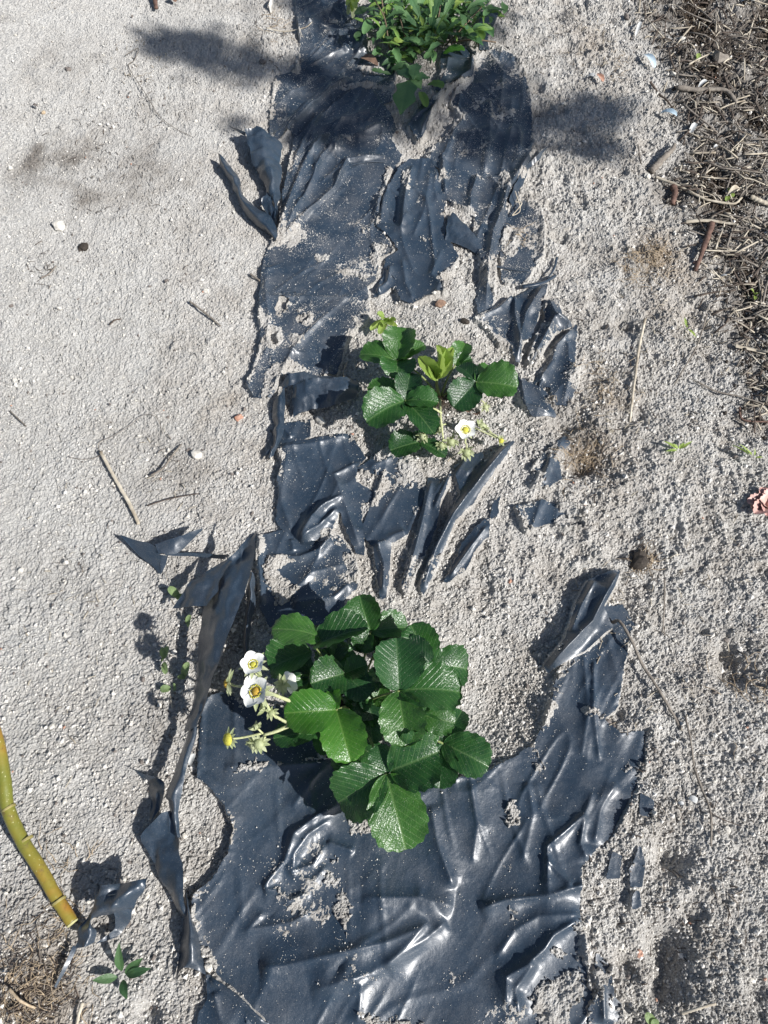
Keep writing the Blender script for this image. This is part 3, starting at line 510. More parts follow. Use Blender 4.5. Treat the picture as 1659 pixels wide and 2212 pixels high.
loft('film_strip', 'narrow rolled plastic strip standing between the tall strip and the rear sheet', [
  ('G', [(1078, 262, .022), (1085, 258, .026), (1094, 268, .022)]), ('G', [(1066, 320, .01), (1082, 320, .026), (1102, 330, .012)]), ('G', [(1062, 420, .008), (1075, 430, .024), (1096, 430, .010)]), ('G', [(1055, 520, .006), (1068, 520, .022), (1084, 520, .008)]), ('G', [(1052, 640, .006), (1062, 640, .02), (1074, 640, .008)]), ('G', [(1050, 720, .003), (1056, 720, .01), (1064, 720, .004)])], nu=44, nv=10)
st0 = empty('plastic_tatter', PF('G', 700, 180), 'folded star-shaped black plastic tatter on bare sand left of the tall strip', 'torn plastic', 'torn black mulch film')
loft('lower_fold', 'a', [('G', [(520, 98, .010), (524, 104, .012)]), ('G', [(590, 122, .014), (600, 188, .005)]), ('G', [(658, 140, .018), (660, 235, .004)]), ('G', [(692, 178, .016), (695, 272, .003)])], parent=st0, nu=16, nv=12, wob=.0006)
loft('lower_fold', 'ab', [('G', [(690, 185, .012), (696, 272, .003)]), ('G', [(726, 190, .014), (716, 230, .008)])], parent=st0, nu=8, nv=8, wob=.0004)
loft('upper_fold', 'abc', [('G', [(672, 140, .016), (682, 178, .018)]), ('G', [(760, 110, .024), (735, 182, .016)]), ('G', [(830, 85, .026), (775, 172, .014)]), ('G', [(882, 68, .024), (872, 80, .022)])], parent=st0, nu=20, nv=12, wob=.0008)
loft('thin_tail', 'abcd', [('G', [(715, 176, .014), (715, 188, .012)]), ('G', [(850, 178, .014), (850, 194, .010)]), ('G', [(980, 186, .020), (975, 204, .016)])], parent=st0, nu=20, nv=5, wob=.0006)
loft('film_flap', 'box-like folded plastic flap casting a dark shadow left of the rear plant', [
  ('B', [(208, 632, .016), (205, 700, .014), (205, 792, .006)]), ('B', [(260, 618, .024), (262, 690, .020), (262, 768, .010)]), ('B', [(330, 610, .026), (335, 690, .024), (338, 755, .012)]), ('B', [(420, 606, .024), (425, 670, .024), (400, 740, .012)]), ('B', [(505, 612, .014), (510, 660, .014), (498, 705, .008)])], nu=44, nv=22, wob=.0018)
loft('film_flap', 'bent plastic ridge on top of the box-like flap', [('B', [(145, 640, .010), (160, 655, .012)]), ('B', [(190, 590, .022), (205, 640, .018)]), ('B', [(260, 585, .016), (262, 620, .022)]), ('B', [(400, 605, .012), (410, 612, .020)])], nu=34, nv=10, wob=.0014)
loft('film_flap', 'hanging plastic strip with a frayed lower tip left of the box-like flap', [('B', [(112, 700, .006), (140, 690, .016), (165, 640, .010)]), ('B', [(108, 780, .006), (135, 780, .016), (164, 770, .010)]), ('B', [(112, 860, .006), (130, 865, .016), (158, 860, .010)]), ('B', [(105, 930, .005), (118, 935, .014), (135, 930, .008)]), ('B', [(66, 994, .003), (90, 985, .012), (115, 980, .006)])], nu=44, nv=12)
loft('film_strip', 'rolled plastic strip at the far left of the upper sheet', [('I', [(945, 668, .016), (952, 672, .018), (960, 680, .014)]), ('I', [(952, 720, .008), (968, 715, .018), (985, 705, .01)]), ('I', [(995, 785, .008), (1015, 780, .02), (1030, 770, .01)]), ('I', [(1022, 850, .008), (1040, 850, .02), (1052, 842, .01)]),
  ('I', [(1058, 920, .006), (1085, 910, .02), (1110, 900, .01)]), ('I', [(1110, 975, .005), (1140, 965, .018), (1165, 935, .01)]), ('I', [(1195, 1048, .003), (1198, 1040, .01), (1198, 990, .008)])], nu=70, nv=12)
loft('film_flap', 'dark upright plastic flap between the rolled strip and the upper sheet', [('I', [(1060, 560, .028), (1085, 548, .03), (1108, 545, .028)]), ('I', [(1072, 610, .022), (1130, 605, .02), (1215, 622, .008)]), ('I', [(1085, 700, .016), (1150, 690, .026), (1215, 690, .010)]), ('I', [(1112, 740, .012), (1165, 760, .026), (1212, 780, .010)]), ('I', [(1150, 830, .008), (1180, 830, .020), (1207, 850, .008)]), ('I', [(1188, 950, .004), (1192, 950, .010), (1197, 960, .004)])], nu=50, nv=18, wob=.002)
loft('film_strip', 'tiny dark plastic point sticking out left of the dark upright flap', [('I', [(985, 540, .014), (990, 545, .012)]), ('I', [(1030, 560, .016), (1030, 572, .012)]), ('I', [(1062, 570, .016), (1062, 590, .010)])], nu=14, nv=5, wob=.0004)
loft('film_strip', 'short torn plastic ruffle at the foot of the dark upright flap', [('I', [(1150, 830, .012), (1188, 822, .012)]), ('I', [(1132, 880, .012), (1180, 870, .016)]), ('I', [(1150, 920, .008), (1192, 930, .01)]), ('I', [(1175, 970, .004), (1197, 1000, .006)])], nu=24, nv=12, wob=.003)
loft('film_flap', 'folded plastic triangle lying between the upper right sheets', [('A', [(1078, 1330, .006), (1085, 1260, .012), (1098, 1195, .008)]), ('A', [(1125, 1345, .006), (1128, 1270, .014), (1132, 1180, .010)]), ('A', [(1220, 1385, .006), (1215, 1330, .012), (1225, 1285, .010)]), ('A', [(1345, 1472, .006), (1335, 1440, .010), (1320, 1408, .008)])], nu=34, nv=14)
loft('film_strip', 'pointed plastic tongue at the right edge of the upper right sheet', [('A', [(1642, 818, .016), (1643, 822, .014)]), ('A', [(1590, 860, .014), (1600, 885, .008)]), ('A', [(1545, 900, .012), (1545, 940, .006)]), ('A', [(1480, 990, .014), (1500, 1040, .008)]), ('A', [(1430, 1110, .014), (1450, 1150, .008)])], nu=34, nv=8)
loft('film_scrap', 'crumpled plastic scrap with a hole beside the cut green branch', [
  ('H', [(436, 508, .030), (540, 495, .032), (652, 476, .034)]), ('H', [(415, 560, .026), (520, 560, .040), (612, 555, .022)]), ('H', [(395, 600, .020), (480, 610, .042), (578, 612, .016)]), ('H', [(370, 650, .012), (408, 648, .018), (412, 652, .016)]),
  ('H', [(345, 710, .008), (385, 700, .020), (416, 705, .012)]), ('H', [(322, 778, .008), (370, 770, .018), (422, 752, .010)])], nu=40, nv=20, wob=.003)
loft('film_scrap', 'small hanging corner of the crumpled scrap beside the cut branch', [('H', [(478, 600, .034), (580, 610, .016)]), ('H', [(486, 660, .020), (560, 650, .012)]), ('H', [(488, 700, .012), (516, 716, .008)]), ('H', [(425, 760, .010), (484, 740, .008)])], nu=24, nv=10, wob=.002)
loft('film_scrap', 'thin plastic tail trailing down from the crumpled scrap', [('H', [(318, 765, .010), (335, 775, .010)]), ('H', [(280, 850, .010), (296, 855, .008)]), ('H', [(238, 945, .006), (246, 950, .004)])], nu=20, nv=5, wob=.0006)
for pts, r, lb in [([('A', 540, 915, .008), ('A', 650, 895, .010), ('A', 765, 895, .006)], .0022, 'thin silver roll of film at the upper end of the curved fold'), ([('A', 1350, 1470, .008), ('A', 1450, 1490, .006), ('A', 1555, 1500, .005)], .0022, 'thin black stick of rolled film below the folded triangle'),
                   ([('A', 755, 1480, .008), ('A', 780, 1515, .008), ('A', 808, 1545, .006)], .0022, 'short black rolled piece lying on the torn tongue'), ([('A', 1300, 1410, .010), ('A', 1325, 1440, .01), ('A', 1350, 1475, .008)], .003, 'knotted black film end at the tip of the folded triangle'),
                   ([('B', 1455, 35, .008), ('B', 1440, 90, .008), ('B', 1400, 150, .005)], .0024, 'thin black roll pointing up right of the sticks'), ([('B', 1290, 175, .012), ('B', 1350, 165, .014), ('B', 1400, 150, .01), ('B', 1450, 120, .006)], .004, 'crooked black roll above the shredded fan'),
                   ([('B', 365, 235, .005), ('B', 365, 280, .005)], .0018, 'short black fold near the row of holes'), ([('B', 270, 243, .004), ('B', 345, 246, .004)], .0016, 'thin straight black fold near the row of holes'),
                   ([('B', 150, 200, .006), ('B', 210, 195, .006), ('B', 225, 215, .005)], .0018, 'bent black fold above the row of holes'), ([('B', 1440, 520, .010), ('B', 1400, 580, .012), ('B', 1370, 650, .008)], .0034, 'rolled black fold in front of the rightmost shred')]:
    tag(tube('rolled_film', [PF(*q) for q in pts], r, r * .6, m_film2, sides=7, flat_=.6, n=14, jit=.12), lb, 'torn plastic', 'torn black mulch film')

# ------------------------------------------------------------------ leaves
def blade(name, base, tip, width, m, parent, roll=0.0, bend=.08, cup=.14, teeth=9, tooth=.06, nr=40, nc=12, shape='oval', pleat=.012, fold=0.0, twist=0.0):
    """one leaf blade from base to tip; width and length in metres; oval / lance / lobed outline"""
    base = Vector(base); tip = Vector(tip); ax = tip - base; L = ax.length; Yd = ax / L
    X = Yd.cross(Vector((0, 0, 1))); X = X.normalized() if X.length > .1 else Vector((1, 0, 0)); Nn = X.cross(Yd).normalized()
    X, Nn = X * math.cos(roll) + Nn * math.sin(roll), Nn * math.cos(roll) - X * math.sin(roll)
    th = np.linspace(0, math.pi, nr)[:, None]; s = np.linspace(-1, 1, nc + 1)[None]
    yy = (1 - np.cos(th)) / 2 + 0 * s
    if shape == 'oval': wd = np.sin(th) ** .78 * (1 + .26 * (yy - .5)) * (1 - .12 * np.exp(-yy * 9))
    elif shape == 'lance': wd = np.sin(math.pi * np.clip(yy, 0, 1) ** .8) ** .9
    elif shape == 'spoon': wd = np.where(yy < .4, .16 + .3 * yy, .16 + .12 + .9 * np.sin(math.pi * np.clip((yy - .4) / .6, 0, 1)) ** .8) * np.sin(th) ** .2
    elif shape == 'runcinate': wd = (.22 + .95 * yy * np.clip(1 - yy, 0, 1) * 2.2 * np.abs(np.mod(yy * 5.2, 1) - .15) ** .8 * 1.3 + .5 * np.exp(-((yy - .86) / .08) ** 2)) * np.sin(th) ** .4
    else: wd = (.55 * np.exp(-((yy - .28) / .13) ** 2) + .62 * np.exp(-((yy - .62) / .2) ** 2) + .22) * np.sin(th) ** .5
    tz = np.mod(th / math.pi * teeth, 1); tz = np.where(tz < .7, tz / .7, (1 - tz) / .3)
    rad = 1 + tooth * (tz - .5) * np.abs(s) ** 5 * ss(.18, .3, yy)
    x = s * wd * .5 * width * rad; y = .5 * L + (yy - .5) * L * (1 + (rad - 1) * .8); xs_ = x / (width * .5)
    q = (yy - (.38 + .05 * math.sin(L * 3000)) * np.abs(xs_) - .05 * np.abs(xs_) ** 2) * 9; pl = np.abs(np.mod(q, 1) - .5) * 2
    z = bend * L * 4 * yy * (1 - yy) + cup * width * np.abs(xs_) ** 1.4 - pleat * width * (pl ** 2) * np.minimum(np.abs(xs_) * 3, 1) - pleat * 1.2 * width * np.exp(-(xs_ / .08) ** 2)
    z = z + .035 * width * np.sin(yy * 7 + s * 2.5 + L * 4000) * np.abs(s) ** 1.5 + (.03 * width * np.sin(yy * 23 + L * 900) * np.abs(s) ** 5 if shape == 'oval' else 0)
    if fold: z = z + fold * np.abs(x); x = x * (1 - .5 * min(fold, 1.4))
    V = [base + X * float(a) + Yd * float(b_) + Nn * float(c_) for a, b_, c_ in zip(x.ravel(), y.ravel(), z.ravel())]
    return mesh(name, [tuple(q_) for q_ in V], quads(nr, nc + 1), m, parent, uv=np.stack([xs_.ravel(), yy.ravel()], -1))
def leaf(plant, fr, crown, J, hJ, lets, m=None, teeth=9):
    """trifoliate leaf: petiole (the part) with its leaflets as sub-parts. lets: (tip x, tip y, tip h, width px in frame, roll, [bend, cup, fold])"""
    j = PF(fr, J[0], J[1], hJ); mid = crown.lerp(j, .5) + Vector((0, 0, .012))
    pt = tube('leaf', [crown, mid, j], .0017, .0012, m_pet, plant, n=9, sides=6)
    for l in lets:
        tx, ty, hT, wp, roll = l[:5]; e = l[5] if len(l) > 5 else {}
        tip = PF(fr, tx, ty, hT); u, v = px(fr, tx, ty); wm = 1.08 * wp * FR[fr][2] * sc_at(u, v) * (1 - hT / CAM_H)
        bs = PF(fr, *e['base']) if 'base' in e else j
        o = blade('leaflet', bs, tip, wm, e.get('m', m or random.choice([m_leaf, m_leaf, m_leaf2, m_leaf3])), pt, roll=roll + random.uniform(-.12, .12), bend=e.get('bend', .06) + random.uniform(-.02, .05), cup=min(.34, e.get('cup', .22) * random.uniform(.9, 1.5)), fold=e.get('fold', 0), tooth=.085, pleat=.015, teeth=teeth)
        if 'label' in e: o['label'] = e['label']
    return pt
def flower(plant, fr, ctr, h, rp, nrm, root, petals=5, m_c=None, op=.55, stem=True, sepals=10, sep=1.15, name='flower', cr=.26):
    c = PF(fr, ctr[0], ctr[1], h); u, v = px(fr, *ctr); r = 1.0 * rp * FR[fr][2] * sc_at(u, v) * (1 - h / CAM_H); n = Vector(nrm).normalized()
    rt = PF(fr, *root); o = tube(name, [rt, rt.lerp(c, .6) + Vector((0, 0, -.004)), c - n * r * .25], .0013, .0011, m_stem, plant, n=9, sides=6)
    a = n.cross(Vector((.3, .9, .2))).normalized(); b_ = n.cross(a)
    for k in range(petals):
        th = 2 * math.pi * k / petals + .35 + random.uniform(-.08, .08); d = a * math.cos(th) + b_ * math.sin(th); t_ = d * math.cos(op) + n * math.sin(op)
        petal(c + d * r * .10, c + t_ * r * random.uniform(.92, 1.04), r * random.uniform(.88, 1.0), n, o)
    for k in range(sepals):
        th = 2 * math.pi * k / sepals + random.uniform(-.15, .15); d = a * math.cos(th) + b_ * math.sin(th); t_ = (d * 1.0 - n * random.uniform(.0, .35)).normalized()
        s_ = c - n * r * .12; blade('sepal', s_, s_ + t_ * r * sep * random.uniform(.8, 1.05), r * .34, m_sepal, o, nr=9, nc=4, shape='lance', tooth=0, pleat=0, bend=.1)
    dome('flower_centre', c, n, a, b_, r * cr, m_c or m_yel, o)
    if petals:
        sb = Batch()
        for k in range(22):
            th = 6.283 * k / 22 + random.uniform(-.1, .1); d = a * math.cos(th) + b_ * math.sin(th); p0 = c + d * r * cr * .8; p1 = c + d * r * cr * random.uniform(1.1, 1.3) + n * r * .14
            sb.add(*tube_data([p0, p1], r * .018, r * .018, n=3, sides=3)); sb.add(*tube_data([p1, p1 + d * r * .07 + n * r * .03], r * .05, r * .04, n=3, sides=4))
        sb.build('stamens', m_yel, o)
    return o
def petal(base, tip, width, n, parent, m=None):
    ax = tip - base; L = ax.length; Yd = ax / L; X = Yd.cross(n).normalized(); Nn = X.cross(Yd)
    V = []; UV = []
    for i in range(9):
        y = i / 8; wd = math.sin(math.pi * min(1, .08 + y * .84)) ** .7 * (1 + .25 * (y - .5))
        for k in range(7):
            s = k / 3 - 1; V.append(base + Yd * (L * (y - .06 * s * s * y)) + X * (s * wd * width / 2) + Nn * (L * (.16 * s * s * wd + .05 * math.sin(3 * y + 2 * s) - .10 * y * (1 - y)))); UV.append((s, y))
    return mesh('petal', [tuple(q) for q in V], quads(9, 7), m or m_petal, parent, uv=UV)
def dome(name, c, n, a, b_, r, m, parent, h=.75):
    V = [c + n * r * h]; fs = []; R, S = 6, 12
    for i in range(1, R + 1):
        ph = i / R * math.pi / 2
        for k in range(S):
            th = 2 * math.pi * (k + .5 * (i % 2)) / S; rr = r * math.sin(ph) * (1 + .10 * ((i + k) % 2)); V.append(c + a * rr * math.cos(th) + b_ * rr * math.sin(th) + n * r * h * (math.cos(ph) + .12 * ((i + k) % 2)))
    fs = [(0, 1 + k, 1 + (k + 1) % S) for k in range(S)] + [(1 + (i - 1) * S + k, 1 + i * S + k, 1 + i * S + (k + 1) % S, 1 + (i - 1) * S + (k + 1) % S) for i in range(1, R) for k in range(S)]
    return mesh(name, [tuple(q) for q in V], fs, m, parent)
def bud(plant, fr, ctr, h, rp, nrm, root, m_c=None, name='bud', sepals=9, closed=.6):
    c = PF(fr, ctr[0], ctr[1], h); u, v = px(fr, *ctr); r = rp * FR[fr][2] * sc_at(u, v) * (1 - h / CAM_H); n = Vector(nrm).normalized()
    rt = PF(fr, *root); o = tube(name, [rt, rt.lerp(c, .55) + Vector((0, 0, .004)), c - n * r * .3], .0012, .0009, m_stem, plant, n=9, sides=6)
    a = n.cross(Vector((.3, .9, .2))).normalized(); b_ = n.cross(a); dome('bud_core', c - n * r * .2, n, a, b_, r * .48, m_c or m_sepal, o, h=1.2)
    for k in range(sepals):
        th = 2 * math.pi * k / sepals + random.uniform(-.2, .2); d = a * math.cos(th) + b_ * math.sin(th); cl = closed + random.uniform(-.35, .35)
        s_ = c - n * r * .3 + d * r * .2; t_ = (d * math.cos(cl) + n * math.sin(cl)); blade('sepal', s_, s_ + t_ * r * random.uniform(.9, 1.15), r * .42, m_sepal, o, nr=9, nc=4, shape='lance', tooth=0, pleat=0, bend=.12)
    return o

# front strawberry plant (frame C)
cr1 = PF('C', 850, 740, .004)
pl1 = empty('strawberry_plant', cr1, 'large strawberry plant in front with glossy dark leaves and white flowers on its left', 'strawberry plant', 'strawberry plants')
F_ = lambda **k: k
leaf(pl1, 'C', cr1, (945, 312), .060, [(882, 112, .078, 195, .25), (1152, 290, .045, 160, .1), (880, 420, .05, 120, 0)])
leaf(pl1, 'C', cr1, (640, 402), .090, [(398, 300, .105, 200, -.35, F_(base=(668, 345, .092), cup=.05)), (928, 290, .105, 205, .45, F_(base=(625, 395, .09), cup=.34)), (385, 520, .055, 210, 0, F_(base=(615, 420, .07)))])
leaf(pl1, 'C', cr1, (800, 545), .085, [(612, 600, .10, 215, .1), (935, 672, .090, 160, -.1, F_(cup=.05)), (925, 495, .095, 130, .2)])
leaf(pl1, 'C', cr1, (1275, 490), .080, [(1165, 275, .09, 190, .1), (1480, 520, .078, 215, -.1), (1140, 350, .09, 120, .1)])
leaf(pl1, 'C', cr1, (1345, 932), .045, [(1598, 1060, .045, 215, -.1), (1325, 1180, .035, 180, 0), (1450, 750, .050, 125, .1)])
leaf(pl1, 'C', cr1, (640, 870), .040, [(405, 905, .045, 140, 0), (715, 985, .035, 100, 0), (560, 800, .04, 100, 0)])
leaf(pl1, 'C', cr1, (925, 745), .055, [(960, 935, .05, 135, 0), (1010, 800, .05, 130, 0)])
leaf(pl1, 'C', cr1, (1210, 770), .075, [(1410, 820, .08, 165, -.1, F_(cup=.06)), (1310, 900, .06, 130, 0), (1240, 680, .07, 120, 0)])
leaf(pl1, 'C', cr1, (1030, 1100), .090, [(1140, 1520, .075, 300, -.05, F_(bend=.12, cup=.08)), (1325, 975, .105, 290, -.15, F_(bend=.10, base=(1050, 1085, .09))), (765, 1260, .070, 275, .15, F_(bend=.08)), (985, 940, .095, 130, .1, F_(base=(1035, 1100, .09)))])
leaf(pl1, 'C', cr1, (755, 745), .110, [(465, 765, .120, 220, .25, F_(bend=.10, cup=.34, m=m_leafb, label='bright green leaflet')), (835, 1032, .110, 235, -.1, F_(bend=.10, cup=.26, m=m_leafb, label='bright green leaflet')), (735, 640, .10, 90, .1)], m=m_leafb)
leaf(pl1, 'C', cr1, (1100, 640), .120, [(1085, 348, .135, 255, -.1, F_(cup=.26, bend=.06)), (1445, 650, .130, 270, .1, F_(bend=.08, cup=.20)), (1150, 948, .115, 240, -.15, F_(bend=.10, cup=.16))])
leaf(pl1, 'C', cr1, (880, 950), .03, [(760, 1100, .03, 160, 0), (980, 1010, .03, 140, 0)])
leaf(pl1, 'C', cr1, (620, 560), .035, [(430, 560, .03, 150, 0), (560, 680, .03, 160, 0), (480, 440, .035, 130, 0)])
leaf(pl1, 'C', cr1, (980, 400), .04, [(830, 330, .04, 170, 0), (1060, 260, .035, 150, 0), (1120, 420, .04, 130, 0)])
leaf(pl1, 'C', cr1, (740, 500), .055, [(700, 400, .06, 170, 0), (850, 420, .06, 170, 0), (640, 520, .05, 160, 0)])
leaf(pl1, 'C', cr1, (1010, 600), .07, [(930, 560, .075, 170, 0), (1000, 500, .075, 150, 0), (960, 720, .065, 150, 0)])
leaf(pl1, 'C', cr1, (1180, 860), .05, [(1290, 960, .05, 170, 0), (1250, 780, .055, 160, 0), (1120, 980, .05, 160, 0)])
leaf(pl1, 'C', cr1, (900, 640), .06, [(960, 800, .06, 170, 0), (860, 760, .06, 150, 0), (1000, 640, .065, 150, 0)])
stp = [PF('C', 560, 800, .06), PF('C', 500, 825, .085), PF('C', 350, 905, .092)]
tube('flower_stalk', [cr1, PF('C', 650, 800, .05), PF('C', 505, 828, .118)], .0022, .0018, m_stem, pl1, n=12)
tube('flower_stalk', [PF('C', 620, 730, .06), PF('C', 495, 695, .13), PF('C', 370, 645, .145)], .0024, .0018, m_stem, pl1, n=10)
flower(pl1, 'C', (295, 497), .160, 80, (-.1, .1, .95), (345, 690, .14), m_c=m_yel, op=.38, cr=.24)
flower(pl1, 'C', (312, 645), .150, 98, (-.35, -.05, .85), (372, 650, .145), m_c=m_org, op=.28, cr=.27)
flower(pl1, 'C', (150, 600), .135, 55, (-.95, .0, .12), (240, 618, .14), petals=0, m_c=m_org, sep=1.5, cr=.42)
flower(pl1, 'C', (470, 600), .11, 75, (.45, .25, -.4), (520, 660, .07), petals=5, m_c=m_sepal, op=.5, cr=.2, sep=1.0)
bud(pl1, 'C', (345, 742), .13, 42, (-.7, .2, .3), (410, 775, .125)); bud(pl1, 'C', (395, 765), .13, 40, (.1, -.5, .6), (420, 790, .125))
bud(pl1, 'C', (308, 840), .12, 40, (-.3, .6, .5), (350, 880, .115))
flower(pl1, 'C', (158, 908), .115, 55, (-.55, -.2, .5), (345, 875, .115), petals=0, m_c=m_yel, sep=1.25, cr=.62)
flower(pl1, 'C', (325, 935), .11, 70, (-.1, -.4, .5), (360, 895, .115), petals=0, m_c=m_sepal, sep=1.0, cr=.4); bud(pl1, 'C', (295, 945), .105, 50, (-.4, -.6, .3), (345, 905, .11))
tube('flower_stalk', [PF('C', 505, 828, .118), PF('C', 420, 865, .118), PF('C', 350, 885, .116)], .0022, .0015, m_stem, pl1, n=8); tube('flower_stalk', [PF('C', 505, 828, .118), PF('C', 450, 800, .122), PF('C', 400, 770, .128)], .0020, .0014, m_stem, pl1, n=8)
tube('flower_stalk', [PF('C', 395, 765, .128), PF('C', 365, 710, .138), PF('C', 335, 670, .146)], .0016, .0013, m_stem, pl1, n=8)

# rear strawberry plant (frame E)
cr2 = PF('E', 850, 720, .004)
pl2 = empty('strawberry_plant', cr2, 'smaller strawberry plant behind with one open white flower and a pale folded young leaf', 'strawberry plant', 'strawberry plants')
leaf(pl2, 'E', cr2, (535, 445), .060, [(600, 205, .075, 230, .1, F_(cup=.2)), (258, 400, .062, 190, -.1), (530, 582, .065, 250, .05), (735, 330, .065, 130, 0)])
leaf(pl2, 'E', cr2, (590, 742), .060, [(305, 900, .065, 290, .1, F_(bend=.08)), (630, 538, .070, 180, 0), (318, 640, .055, 160, -.1, F_(base=(585, 710, .055))), (835, 755, .065, 165, 0), (805, 990, .055, 190, 0, F_(cup=.16))])
leaf(pl2, 'E', cr2, (705, 1045), .025, [(480, 1110, .028, 215, 0), (892, 1150, .020, 120, 0), (690, 960, .03, 90, 0)])
leaf(pl2, 'E', cr2, (960, 480), .040, [(1035, 318, .045, 140, 0), (1080, 430, .04, 110, 0)])
leaf(pl2, 'E', cr2, (1118, 605), .060, [(1420, 645, .065, 270, -.1, F_(bend=.07)), (948, 790, .050, 230, .1), (985, 490, .055, 130, 0), (1210, 490, .045, 120, 0)])
yl = tube('leaf', [cr2, PF('E', 825, 640, .04), PF('E', 825, 575, .06)], .0026, .002, m_pet, pl2, n=8)
for tx, ty, h, wd, fo in [(690, 420, .085, 150, 1.0), (822, 332, .095, 140, 1.3), (945, 352, .09, 120, 1.1), (900, 480, .075, 130, .9), (760, 470, .08, 120, 1.0)]:
    u, v = px('E', tx, ty); o = blade('leaflet', PF('E', 825, 580, .06), PF('E', tx, ty, h), 1.35 * wd * FR['E'][2] * sc_at(u, v), m_young, yl, fold=fo, cup=0, pleat=.03, tooth=.08, roll=random.uniform(-.6, .6))
flower(pl2, 'E', (1035, 960), .045, 85, (.0, -.15, .9), (1035, 1060, .035), m_c=m_yel, op=.3, cr=.3)
tube('flower_stalk', [cr2, PF('E', 850, 830, .05), PF('E', 860, 930, .045), PF('E', 872, 1040, .03)], .0019, .0014, m_stem, pl2, n=12)
tube('flower_stalk', [PF('E', 860, 835, .05), PF('E', 790, 800, .06), PF('E', 705, 825, .055)], .0018, .0013, m_stem, pl2, n=9)
for c_, h, r, n_, rt in [((675, 840), .052, 55, (-.6, -.4, .1), (710, 825, .055)), ((765, 905), .045, 38, (-.1, -.1, .9), (840, 860, .045)), ((860, 1075), .028, 48, (0, -.8, .3), (870, 1030, .032)), ((930, 1050), .028, 60, (.1, -.8, .2), (950, 970, .035)),
                         ((1045, 1130), .024, 65, (.1, -.7, .2), (1042, 1060, .032)), ((1160, 930), .032, 62, (.6, .2, .5), (1250, 1010, .03)), ((840, 950), .035, 50, (-.5, -.5, .3), (890, 915, .04)), ((720, 1010), .035, 55, (-.2, -.6, .3), (780, 930, .04)), ((1185, 790), .020, 40, (.2, -.5, .3), (1150, 740, .03))]:
    bud(pl2, 'E', c_, h, r, n_, rt)
bud(pl2, 'E', (1300, 1038), .028, 42, (.5, -.2, .6), (1200, 975, .034), m_c=m_yel)
tube('flower_stalk', [PF('E', 1020, 900, .02), PF('E', 1120, 950, .035), PF('E', 1270, 1020, .03)], .0013, .001, m_stem, pl2, n=8)
for c_, r_ in [((1050, 820), 50), ((1110, 835), 40), ((840, 720), 25), ((870, 745), 25)]:
    q = G0('E', *c_, .003); o = blade('dry_scale', q, q + Vector((random.uniform(-.012, .012), -.008, .006)), .012, m_dryl, pl2, nr=10, nc=6, shape='lance', tooth=0)

# pale sprout behind the rear plant
ps = PF('E', 450, 200, 0); sp_ = empty('weed_seedling', ps, 'pale green sprout tucked behind the rear strawberry plant', 'seedling')
for tx, ty, h, wd in [(385, 95, .030, 60), (470, 130, .032, 55), (520, 155, .028, 55), (435, 180, .035, 50), (490, 190, .03, 50), (335, 225, .018, 55), (400, 250, .02, 55), (530, 200, .02, 40), (420, 140, .036, 45)]:
    u, v = px('E', tx, ty); blade('leaf', ps + Vector((random.uniform(-.003, .003), random.uniform(-.003, .003), .012)), PF('E', tx, ty, h), wd * FR['E'][2] * sc_at(u, v), m_young, sp_, nr=12, nc=6, shape='oval', tooth=0, pleat=0, cup=.2)

# ------------------------------------------------------------------ weeds at the top
wc = PF('F', 880, 440, .0); dn = empty('serrated_weed', wc, 'weed with long jagged leaves rising from the middle of the green clump', 'weed')
for i, (tx, ty, h, wd, mm) in enumerate([(850, -90, .09, 95, m_weed), (700, -40, .08, 90, m_weedd), (1090, -60, .08, 90, m_weedd), (640, 120, .06, 70, m_weedd), (1140, 160, .06, 80, m_weedd), (790, 230, .06, 60, m_weed), (1010, 120, .08, 80, m_weed), (560, 40, .07, 80, m_weedd), (960, -60, .10, 90, m_weedd), (820, 330, .05, 50, m_young)]):
    u, v = px('F', tx, ty); q = wc + Vector((random.uniform(-.008, .008), random.uniform(-.008, .008), .006)); blade('leaf', q, PF('F', tx, ty, h), wd * FR['F'][2] * sc_at(u, v), mm, dn, nr=56, nc=8, shape='runcinate', tooth=0, bend=.12, cup=.1, roll=random.uniform(-.3, .3))
for tx, ty, h, wd, bx, by in [(1160, 410, .03, 90, 980, 445), (985, 720, .03, 90, 850, 705), (840, 890, .02, 70, 790, 760), (950, 300, .05, 75, 890, 410), (740, 330, .05, 70, 660, 340)]:
    u, v = px('F', tx, ty); blade('leaf', PF('F', bx, by, .02), PF('F', tx, ty, h), wd * FR['F'][2] * sc_at(u, v), m_leafb if tx == 1160 else m_weed, dn, nr=20, nc=8, tooth=.02, bend=.08, cup=.16, pleat=.006)
gf = PF('F', 760, 640, 0); go = empty('lobed_weed', gf, 'weed with broad arrow-shaped grey-green leaves at the front of the clump', 'weed')
for tx, ty, h, wd, bx, by, hb in [(630, 950, .035, 230, 700, 660, .05), (590, 580, .05, 130, 740, 660, .05), (760, 520, .055, 120, 730, 660, .055), (870, 640, .045, 130, 740, 650, .05), (800, 740, .04, 140, 700, 640, .05)]:
    u, v = px('F', tx, ty); blade('leaf', PF('F', bx, by, hb), PF('F', tx, ty, h), wd * FR['F'][2] * sc_at(u, v), m_weedd, go, nr=36, nc=10, shape='lobed', tooth=.03, teeth=5, bend=.06, cup=.08, pleat=.006)
tube('stem', [gf, PF('F', 735, 655, .05)], .002, .0015, m_pet, go)
bw = PF('F', 560, 350, 0); bo = empty('bushy_weed', bw, 'dense low weed of many small leaves and reddish stems filling the clump', 'weed')
